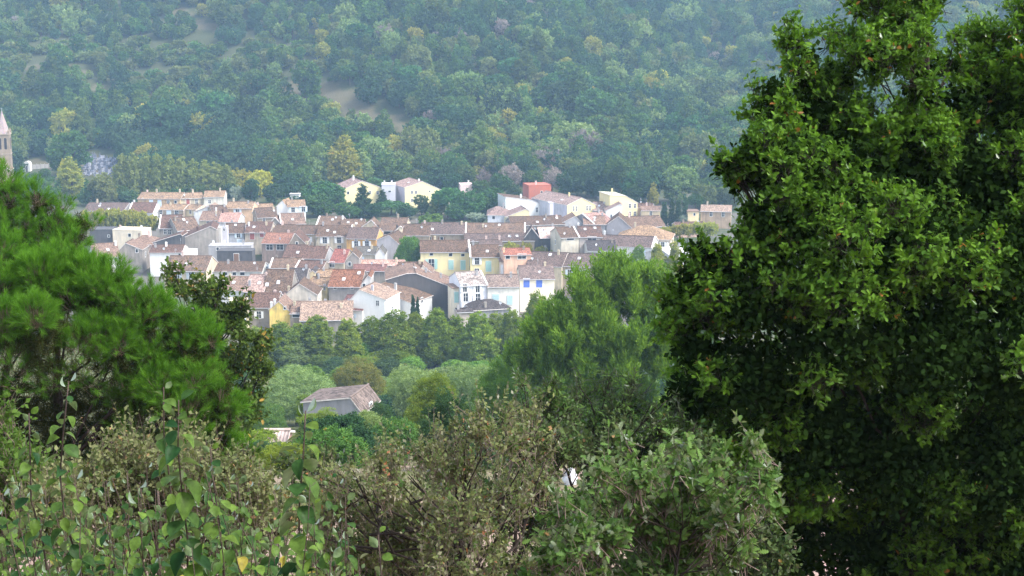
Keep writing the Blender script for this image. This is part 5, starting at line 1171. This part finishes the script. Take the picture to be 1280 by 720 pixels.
# ---- needle pines at the left
PINEN = leaf_mat('pine_needle', (.026, .098, .008), (.122, .270, .022), None, .3, .05, 0, 0)
PINEIN = leaf_mat('pine_old_shade_needle', (.016, .032, .006), (.050, .048, .018), None, .05, 0, 0, 0)  # old needles, coloured dark to paint the shade inside and below the boughs
def pine(label, lst, d0, n, seed, base, nl=.15, k=60, dark=()):
    rng = np.random.default_rng(seed); Lb = plob(lst, d0)
    root = empty('pine_tree', (0, 0, 0)); tag(root, label, 'tree')
    bx = at(base[0], 600, base[1])[0]
    limb_mesh((bx, base[1], tz(bx, base[1]) - .3), at(base[0], base[2], base[1]), Lb, .13, rng, BARK_DARK, root, 1)
    P, D = shell_points(sublobes(Lb, 13, .36, rng, .9), int(n * 1.9), rng, .25, .05, .62)
    C_ = np.array([c for c, q in Lb]); R_ = np.array([q[0] for c, q in Lb]); dl = np.linalg.norm(P[:, None] - C_[None], axis=2) / R_[None]; kk_ = dl.argmin(1)
    hz_ = (P[:, 2] - C_[kk_, 2]) / R_[kk_]; g = (hz_ > -.18) | (rng.random(len(P)) < .16); P, D = P[g][:n], D[g][:n]; n = len(P)
    ax = unit(D * .8 + np.array([0, 0, .7]) + rsph(n, rng) * .3); ln = rng.uniform(.12, .24, n) * nl / .15
    twigs(P - ax * ln[:, None] * 1.0, ax, ln * 2, .004, BARK, 'twigs', root)
    r = np.repeat(np.arange(n), k); t = rng.random(n * k) ** .8
    Q = P[r] + ax[r] * (ln[r] * t)[:, None]
    side = rsph(n * k, rng); side = unit(side - (side * ax[r]).sum(1)[:, None] * ax[r])
    dv = unit(ax[r] * (.75 + .5 * t)[:, None] + side * .62)
    V, Fc = scatter((T_NEEDLE[0] * np.array([1.15, 1, 1]), T_NEEDLE[1]), Q, dv, rsph(n * k, rng), nl * rng.uniform(.75, 1.05, n * k))
    var = np.clip(.45 * rng.random(n)[r] + .15 * rng.random(n * k) + .4 * t, 0, 1)
    link('needles', fastmesh('needles', V, Fc, np.repeat(var, 3), PINEN), root)
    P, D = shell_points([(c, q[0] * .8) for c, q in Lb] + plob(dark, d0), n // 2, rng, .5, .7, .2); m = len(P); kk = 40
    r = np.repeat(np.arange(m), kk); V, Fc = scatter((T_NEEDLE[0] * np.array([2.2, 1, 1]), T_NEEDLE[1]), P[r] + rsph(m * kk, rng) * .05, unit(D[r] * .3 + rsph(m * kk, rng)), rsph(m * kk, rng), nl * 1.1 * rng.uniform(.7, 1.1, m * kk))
    link('old_shade_needles', fastmesh('old_shade_needles', V, Fc, np.repeat(rng.random(m * kk), 3), PINEIN), root)
pine('bright green pine on the left, the upper one reaching the church', [(8, 254, 36, 0), (52, 268, 32, -.3), (90, 290, 25, -.4), (-30, 262, 50, .4), (20, 320, 56, -.6), (75, 328, 44, -.7), (-40, 350, 90, 0), (30, 380, 70, .3), (105, 350, 36, 0)], 27.5, 3600, 41, (10, 28, 290), .14)
pine('bright green pine on the left, the lower and nearer one with rounded boughs', [(25, 360, 56, -.4), (88, 362, 46, -.5), (136, 372, 38, -.6), (176, 386, 34, -.7), (55, 425, 58, -1.4), (148, 436, 58, -.8), (206, 416, 38, -.6), (242, 436, 34, -.6), (228, 486, 54, -.9), (266, 480, 32, -.7), (282, 518, 22, -.6), (185, 500, 44, -.5), (-50, 420, 80, 0),
      (215, 548, 38, -.3), (150, 575, 30, .2), (255, 542, 32, -.4), (285, 560, 20, -.3)], 22.5, 6400, 42, (70, 23, 350), .135, 62, [(140, 500, 55, .3), (60, 505, 76, .5), (-20, 540, 86, .5), (130, 570, 60, .5), (40, 590, 60, .5), (200, 590, 50, .5)])

# ---- tall feathery pine in the middle distance
FEA = leaf_mat('feathery_needle', (.055, .130, .014), (.235, .370, .046), None, .38, 0, 0, 0)
root = empty('pine_tree', (0, 0, 0)); tag(root, 'tall feathery light green pine between the oak and the village', 'tree'); rng = np.random.default_rng(51)
fl = plob([(778, 350, 28, 0), (755, 346, 20, .5), (802, 346, 24, .5), (738, 372, 34, -.6), (772, 378, 36, -.5), (818, 370, 32, .4), (698, 402, 30, -.5), (735, 405, 40, -.8), (706, 430, 40, -1), (668, 430, 22, 0), (775, 415, 52, -1), (826, 408, 36, 0), (722, 455, 44, -1), (785, 455, 52, -1), (676, 458, 28, 0), (838, 448, 36, 0), (650, 450, 18, 0), (750, 490, 50, -.5), (810, 490, 44, -.3)], 108)
bx = at(760, 500, 108)[0]; limb_mesh((bx, 108, tz(bx, 108) - .5), at(772, 335, 108), fl, .2, rng, BARK, root, 2)
n = 7500; P, D = shell_points(sublobes(fl, 15, .22, rng, 1.5), n, rng, .3, .14, .5); k = 30
ax = unit(D * .6 + np.array([0, 0, .9]) + rsph(n, rng) * .3); r = np.repeat(np.arange(n), k)
Q = P[r] + ax[r] * (rng.uniform(-.55, .75, n * k))[:, None] + rsph(n * k, rng) * .13
V, Fc = scatter(T_LONG, Q, unit(ax[r] + rsph(n * k, rng) * .55), rsph(n * k, rng), rng.uniform(.2, .42, n * k))
link('needles', fastmesh('needles', V, Fc, np.repeat(np.clip(.6 * rng.random(n)[r] + .4 * rng.random(n * k), 0, 1), 4), FEA), root)

# ---- oak between the left pine and the village
root = empty('oak_tree', (0, 0, 0)); tag(root, 'slender dark oak with sparse twigs right behind the left pines', 'tree'); rng = np.random.default_rng(61)
o2 = plob([(215, 338, 12), (238, 352, 17), (222, 368, 18), (255, 372, 22), (272, 362, 16), (285, 395, 20), (300, 385, 16), (308, 372, 8), (262, 410, 30), (300, 425, 26), (322, 440, 22), (308, 470, 28), (328, 460, 14), (290, 480, 36), (306, 510, 24), (290, 550, 32), (240, 430, 40), (250, 500, 60), (290, 590, 40)], 34, .6, 3)
bx = at(290, 500, 34)[0]; limb_mesh((bx, 34, tz(bx, 34) - .3), at(262, 350, 34), o2, .13, rng, BARK_DARK, root, 3)
RUSTY = leaf_mat('oak_leaf_turning', (.030, .062, .012), (.095, .140, .028), (.30, .20, .05), .3, .06, 0, 0, None, .88)
sprig_plant(root, o2, 2500, 7, T_OAK, .13, .3, RUSTY, rng, up=.4, out=.7, inner=.2, gaps=[(341, 546, 18)], thick=.4, sub=(9, .42), keep=.5, twm=BARK_DARK)

GAPS = [(712, 598, 11), (706, 609, 6), (341, 546, 16), (612, 676, 5), (600, 705, 7), (645, 668, 4), (640, 690, 4), (735, 655, 4), (335, 600, 6)]
# ---- dark evergreen bush
HOLM = leaf_mat('holm_leaf', (.024, .065, .014), (.110, .180, .045), (.24, .15, .06), .22, .14, 0, 0, (.10, .13, .075), .965)
root = empty('evergreen_shrub', (0, 0, 0)); tag(root, 'dark green glossy bush behind the grey green oak shrub', 'shrub'); rng = np.random.default_rng(71)
l3 = plob([(655, 520, 30), (690, 545, 42), (735, 520, 44), (700, 505, 26), (780, 535, 44), (815, 565, 50), (770, 580, 44), (700, 640, 55), (660, 570, 40), (850, 560, 44), (850, 620, 50), (660, 640, 45), (780, 640, 60)], 12.5, .5, 4)
l3 += sprays([(690, 490, 14), (725, 485, 16), (760, 480, 14), (790, 495, 16), (820, 510, 14), (650, 490, 14), (845, 520, 14), (870, 545, 14)], 12.2, rng)
bx = at(740, 700, 12.6)[0]; limb_mesh((bx, 12.6, tz(bx, 12.6) - .2), at(745, 530, 12.6), l3, .08, rng, BARK_DARK, root, 3)
sprig_plant(root, l3, 4200, 9, T_LONG, .062, .2, HOLM, rng, up=.6, out=.7, inner=.2, thick=.5, sub=(9, .42), keep=.5, gaps=GAPS, twm=BARK_DARK)

# ---- twiggy brown shrub in the centre
ALM = leaf_mat('drying_leaf', (.036, .090, .020), (.215, .215, .095), (.30, .13, .07), .3, .10, 0, 0, (.19, .19, .12), .9)
root = empty('twiggy_shrub', (0, 0, 0)); tag(root, 'twiggy shrub with small drying brown green leaves and dark crooked limbs', 'shrub'); rng = np.random.default_rng(81)
l4 = plob([(400, 620, 26), (425, 592, 18), (455, 610, 36), (480, 580, 16), (510, 592, 40), (540, 555, 18), (565, 565, 36), (590, 530, 14), (612, 552, 34), (645, 540, 20), (640, 515, 12), (665, 560, 26), (690, 545, 12), (580, 620, 56), (520, 640, 50), (650, 605, 40), (430, 644, 36), (470, 674, 46), (560, 674, 60), (630, 654, 46), (520, 724, 70), (415, 694, 36), (685, 590, 18), (600, 704, 44, -.9), (560, 694, 40, -1.0), (640, 724, 44, -.8), (600, 644, 34, -.9)], 9.4, .7, 5)
l4 += sprays([(470, 575, 14), (505, 565, 14), (540, 548, 14), (572, 530, 16), (600, 518, 14), (640, 508, 14), (668, 520, 14), (440, 590, 14), (410, 600, 14)], 9.2, rng)
bx = at(560, 800, 9.4)[0]; limb_mesh((bx, 9.4, tz(bx, 9.4) - .2), at(585, 560, 9.4), l4, .06, rng, BARK_DARK, root, 3)
sprig_plant(root, l4, 2300, 15, T_DIAMOND, .034, .30, ALM, rng, up=1.0, out=.6, inner=.2, thick=.8, sub=(7, .5), keep=.45, spread=.75, gaps=GAPS, rosette=.1, twr=.0024, bend=.22)
b = MB()
for i in range(16):      # dead crooked branches lying low in the shrub
    a = at(rng.uniform(390, 560), rng.uniform(620, 700), 9.2 + rng.uniform(-.4, .4)); q = a + np.array([rng.uniform(-.5, .5), rng.uniform(-.2, .2), rng.uniform(-.25, .3)])
    b.tube([a, (a + q) / 2 + rng.normal(size=3) * .05, q], [.012, .009, .004], 5)
b.build('dead_branches', BARK_DARK, root)

# ---- low mixed undergrowth closing the gaps between the shrubs
UND = leaf_mat('undergrowth_leaf', (.022, .050, .016), (.085, .120, .040), (.24, .15, .07), .25, .08, 0, 0, (.09, .11, .06), .95)
root = empty('undergrowth_shrub', (0, 0, 0)); tag(root, 'low dark tangled undergrowth between the twiggy shrub and the grey green oak shrub', 'shrub'); rng = np.random.default_rng(95)
l8 = plob([(360, 620, 40), (400, 600, 36), (440, 690, 50), (520, 690, 50), (575, 640, 40), (620, 620, 40), (670, 640, 46), (660, 700, 46), (560, 740, 50), (480, 740, 60), (730, 640, 40), (720, 700, 40), (690, 560, 36), (740, 560, 40), (800, 660, 60), (880, 700, 60), (860, 600, 46), (930, 690, 50), (960, 720, 40), (820, 730, 60)], 10.8, .5, 9)
bx = at(640, 850, 10.9)[0]; limb_mesh((bx, 10.9, tz(bx, 10.9) - .2), at(650, 640, 10.9), l8, .06, rng, BARK_DARK, root, 3)
sprig_plant(root, l8, 5600, 10, T_DIAMOND, .05, .26, UND, rng, up=.8, out=.6, inner=.25, thick=.7, sub=(8, .5), keep=.45, gaps=GAPS, twm=BARK_DARK, rosette=.15, twr=.003)
# ---- grey green oak shrub
GRO = leaf_mat('young_oak_leaf', (.034, .090, .018), (.140, .225, .060), (.26, .15, .06), .32, .12, 0, 0, (.17, .21, .13), .97)
root = empty('oak_shrub', (0, 0, 0)); tag(root, 'grey green young oak shrub in front of the dark foot of the big oak', 'shrub'); rng = np.random.default_rng(91)
l5 = plob([(740, 622, 16), (757, 597, 14), (820, 587, 13), (880, 602, 16), (770, 652, 40), (815, 637, 30), (860, 657, 40), (905, 642, 28), (935, 617, 26), (950, 602, 16), (962, 637, 16), (800, 702, 62), (740, 692, 44), (880, 702, 52), (930, 672, 30), (845, 602, 20), (790, 602, 18), (720, 652, 26), (700, 732, 50), (800, 762, 60)], 7.8, .45, 6)
l5 += sprays([(755, 585, 16), (785, 570, 14), (815, 580, 18), (845, 575, 16), (872, 590, 18), (900, 590, 20), (940, 575, 18), (952, 590, 20), (965, 610, 14), (730, 610, 16), (700, 630, 16), (775, 620, 18), (860, 620, 18)], 7.6, rng)
bx = at(830, 850, 7.8)[0]; limb_mesh((bx, 7.8, tz(bx, 7.8) - .2), at(840, 640, 7.8), l5, .030, rng, BARK_DARK, root, 1)
sprig_plant(root, l5, 1700, 10, T_OAK, .055, .22, GRO, rng, up=.9, out=.6, inner=.3, thick=1.0, sub=(10, .28), keep=.45, gaps=GAPS, rosette=.3, twr=.003)

# ---- dry fine leaved shrub behind the shoots at the left
DRY = leaf_mat('dry_small_leaf', (.075, .110, .035), (.23, .225, .115), (.36, .22, .12), .3, .06, 0, 0, None, .9)
root = empty('dry_shrub', (0, 0, 0)); tag(root, 'fine twigged dry shrub with beige and olive specks behind the tall shoots', 'shrub'); rng = np.random.default_rng(101)
l6 = plob([(110, 610, 46), (160, 585, 46), (215, 590, 50), (265, 600, 44), (310, 615, 40), (345, 640, 36), (60, 640, 50), (200, 650, 70), (290, 670, 60), (120, 690, 60)], 8.2, .4, 7)
bx = at(200, 800, 8.2)[0]; limb_mesh((bx, 8.2, tz(bx, 8.2) - .2), at(205, 610, 8.2), l6, .04, rng, TWIG, root, 4)
sprig_plant(root, l6, 2300, 13, T_DIAMOND, .034, .30, DRY, rng, up=1.1, out=.5, inner=.35, thick=.8, rosette=.1, twr=.002, bend=.18)
# ---- small leafy bush at the left edge
root = empty('leafy_shrub', (0, 0, 0)); tag(root, 'fresh green small leaved bush at the left edge under the pines', 'shrub'); rng = np.random.default_rng(111)
FRS = leaf_mat('small_fresh_leaf', (.040, .085, .016), (.110, .180, .035), None, .35, .08, 0, 0)
l7 = plob([(5, 520, 18), (-10, 560, 40), (20, 590, 36), (50, 600, 30), (10, 650, 50), (85, 625, 26), (-30, 620, 50)], 8.8, .4, 8)
bx = at(10, 800, 8.8)[0]; limb_mesh((bx, 8.8, tz(bx, 8.8) - .2), at(8, 560, 8.8), l7, .04, rng, TWIG, root, 3)
sprig_plant(root, l7, 900, 10, T_DIAMOND, .045, .24, FRS, rng, up=.9, out=.5, inner=.25, thick=.5, rosette=.2, twr=.003)

# ---- quince shoots
QUI = leaf_mat('quince_leaf', (.014, .050, .016), (.105, .170, .030), (.30, .25, .05), .3, .16, 0, 0, (.13, .18, .09), .988, 45)
QST = plain('quince_stem', (.07, .05, .042), .85, .15, 0, .3, 20)
def shoot_geo(top, base, nleaf, rng, size, frac=.75):
    top = np.array(top); base = np.array(base); n = 12; t = np.linspace(0, 1, n)[:, None]
    path = base + (top - base) * t + np.cumsum(rng.normal(size=(n, 3)) * .007, 0) * np.linalg.norm(top - base) * [1, 1, .3]
    u_ = 1 - frac * (np.arange(nleaf) + rng.random(nleaf) * .7) / nleaf; q = np.stack([np.interp(u_, t[:, 0], path[:, i]) for i in range(3)], 1)
    a = np.arange(nleaf) * 2.4 + rng.random(nleaf)
    d = np.stack([np.cos(a), np.sin(a), rng.uniform(-1.0, .15, nleaf)], 1); d[:2, 2] = .9
    nr = unit(np.array([0, 0, .55]) + d * [1, 1, 0] * .75 + rsph(nleaf, rng) * .35)
    s = size * np.clip(.55 + 1.5 * (1 - u_) / frac * 2, .55, 1.0) * rng.uniform(.8, 1.15, nleaf)
    return path, q + unit(d) * .012, d, nr, s
def shoot(px, py, d, label, nleaf, seed, lean=0.0, size=.061):
    rng = np.random.default_rng(seed); T_ = at(px, py, d); b = (T_[0] + lean, d + .05, tz(T_[0] + lean, d) - .05)
    root = empty('quince_shoot', b); tag(root, label, 'shoot')
    path, q, dr, nr, s = shoot_geo(T_, b, nleaf, rng, size); o_ = np.array(b)
    m = MB(); m.tube(path - o_, np.linspace(.008, .0025, len(path)), 6); m.build('stem', QST, root, True)
    h = nleaf // 2; V, Fc = scatter(T_OVAL, q[::2] - o_, dr[::2], nr[::2], s[::2]); V2, F2 = scatter(T_OVAL2, q[1::2] - o_, dr[1::2], nr[1::2], s[1::2])
    link('leaves', fastmesh('leaves', np.concatenate([V, V2]), np.concatenate([Fc, F2 + len(V)]), np.repeat(np.concatenate([rng.random(len(q[::2])), rng.random(len(q[1::2]))]), len(T_OVAL[0])), QUI, smooth=True), root)
shoot(91, 481, 5.0, 'tallest leafy shoot at the left, reaching in front of the pine', 67, 1)
shoot(53, 523, 5.2, 'leafy shoot with few leaves near the left edge', 52, 2, .03)
shoot(190, 483, 5.3, 'slim shoot with small leaves in front of the lower pine', 57, 3)
shoot(216, 492, 4.9, 'big leaved shoot beside the slim shoot in front of the lower pine', 67, 4, .03, .088)
shoot(278, 551, 5.2, 'shorter pale tipped shoot in front of the dry shrub', 52, 5)
shoot(379, 524, 4.7, 'leaning shoot with large pale leaves below the small shed', 67, 6, -.16, .088)
shoot(497, 655, 4.6, 'low shoot with pale curled leaves in front of the twiggy brown shrub', 36, 7, .0, .06)
shoot(418, 690, 4.5, 'low leafy shoot just left of the shoot with pale curled leaves', 36, 8, .0, .07)
root = empty('quince_thicket', (at(200, 700, 5.6)[0], 5.6, tz(-.7, 5.6))); tag(root, 'thicket of round leaved quince stems covering the bottom left', 'shrub'); rng = np.random.default_rng(121)
o_ = np.array(root.location); m = MB(); AL = []
for i in range(210):
    px = -20 + 460 * rng.random(); d = rng.uniform(4.6, 7.4); py = 575 + 150 * rng.random() ** .85 + (px > 300) * (px - 300) * .12
    T_ = at(px, py, d); b = (T_[0] + rng.uniform(-.38, .38), d + rng.uniform(-.3, .3), tz(T_[0], d) - .05)
    if T_[2] < b[2] + .3: continue
    path, q, dr, nr, s = shoot_geo(T_, b, 26, rng, rng.uniform(.038, .062), .65); m.tube(path - o_, np.linspace(.0045, .0015, len(path)), 5)
    AL.append((q - o_, dr, nr, s))
m.build('stems', QST, root, True)
q, dr, nr, s = [np.concatenate([a[i] for a in AL]) for i in range(4)]
V, Fc = scatter(T_OVAL, q[::2], dr[::2], nr[::2], s[::2]); V2, F2 = scatter(T_OVAL2, q[1::2], dr[1::2], nr[1::2], s[1::2])
link('leaves', fastmesh('leaves', np.concatenate([V, V2]), np.concatenate([Fc, F2 + len(V)]), np.repeat(rng.random(len(q)), len(T_OVAL[0])), QUI, smooth=True), root)

# ---- pale stone on the slope
P = hit(712, 606)
import bmesh
bm = bmesh.new(); bmesh.ops.create_icosphere(bm, subdivisions=3, radius=1)
for v in bm.verts:
    c = v.co; k = 1 + .13 * math.sin(c.x * 3.1 + 1) + .10 * math.sin(c.y * 4 + c.z * 3) + .06 * math.sin(c.x * 7 - c.z * 6); v.co = (c.x * k * .5, c.y * k * .5, c.z * k * .62)
me = bpy.data.meshes.new('boulder'); bm.to_mesh(me); bm.free(); me.materials.append(plain('pale_stone', (.60, .60, .63), .85, .2, 0, .25, 2.5))
o = link('boulder', me); sc_ = P[1] / 58; o.location = P + np.array([0, 0, .28 * sc_]); o.scale = (sc_ * .72,) * 3; tag(o, 'pale rounded boulder glimpsed through the bushes', 'boulder')

# ------------------------------------------------------------------ haze, light, camera
hz = bpy.data.meshes.new('haze')
b = MB(); zmax = float(GZ.max()) + 30; b.box(-1250, 1250, -75, 2400, -75, zmax)
m, nt, N, L = nodes('haze_air')
v = N('ShaderNodeVolumePrincipled', ins={'Density': HAZE, 'Anisotropy': .0}); v.inputs['Color'].default_value = (.46, .70, 1.0, 1)
o = N('ShaderNodeOutputMaterial'); L(v.outputs[0], o.inputs['Volume'])
h = b.build('haze', m); tag(h, kind='stuff')

w = bpy.data.worlds.new('World'); scene.world = w; w.use_nodes = True
nt = w.node_tree; bg = nt.nodes['Background']
sky = nt.nodes.new('ShaderNodeTexSky'); sky.sky_type = 'NISHITA'; sky.sun_disc = False
sky.sun_elevation = R(SUN_EL); sky.sun_rotation = R(SUN_AZ); sky.dust_density = 2.0; sky.altitude = 200
hs_ = nt.nodes.new('ShaderNodeHueSaturation'); hs_.inputs['Saturation'].default_value = .5; nt.links.new(sky.outputs[0], hs_.inputs['Color']); nt.links.new(hs_.outputs[0], bg.inputs[0]); bg.inputs[1].default_value = SKY
sl = bpy.data.lights.new('sun', 'SUN'); sl.energy = SUN; sl.angle = R(SUN_ANG); sl.color = (1, .96, .89)
so = bpy.data.objects.new('sun', sl); col.objects.link(so)
sd = Vector((math.cos(R(SUN_EL)) * math.sin(R(SUN_AZ)), math.cos(R(SUN_EL)) * math.cos(R(SUN_AZ)), math.sin(R(SUN_EL))))
so.rotation_euler = sd.to_track_quat('Z', 'Y').to_euler(); so.location = (0, 0, 150)

cam = bpy.data.cameras.new('camera'); co = bpy.data.objects.new('camera', cam); col.objects.link(co)
cam.sensor_width = 36; cam.lens = 36 * F / 1280; cam.clip_start = .1; cam.clip_end = 6000
co.rotation_euler = (math.pi / 2 - PITCH, 0, 0); scene.camera = co
scene.view_settings.view_transform = 'Standard'; scene.view_settings.look = 'None'; scene.view_settings.exposure = EXPO; scene.view_settings.gamma = 1; scene.view_settings.use_curve_mapping = False
scene.render.engine = 'CYCLES'; cy = scene.cycles
cy.max_bounces = 5; cy.diffuse_bounces = 2; cy.glossy_bounces = 2; cy.transmission_bounces = 3; cy.volume_bounces = 1; cy.transparent_max_bounces = 4
cy.caustics_reflective = False; cy.caustics_refractive = False; cy.sample_clamp_indirect = 4
cy.use_denoising = True
try: cy.denoiser = 'OPENIMAGEDENOISE'; cy.denoising_input_passes = 'RGB_ALBEDO_NORMAL'; cy.denoising_prefilter = 'NONE'
except Exception as e: print(e)
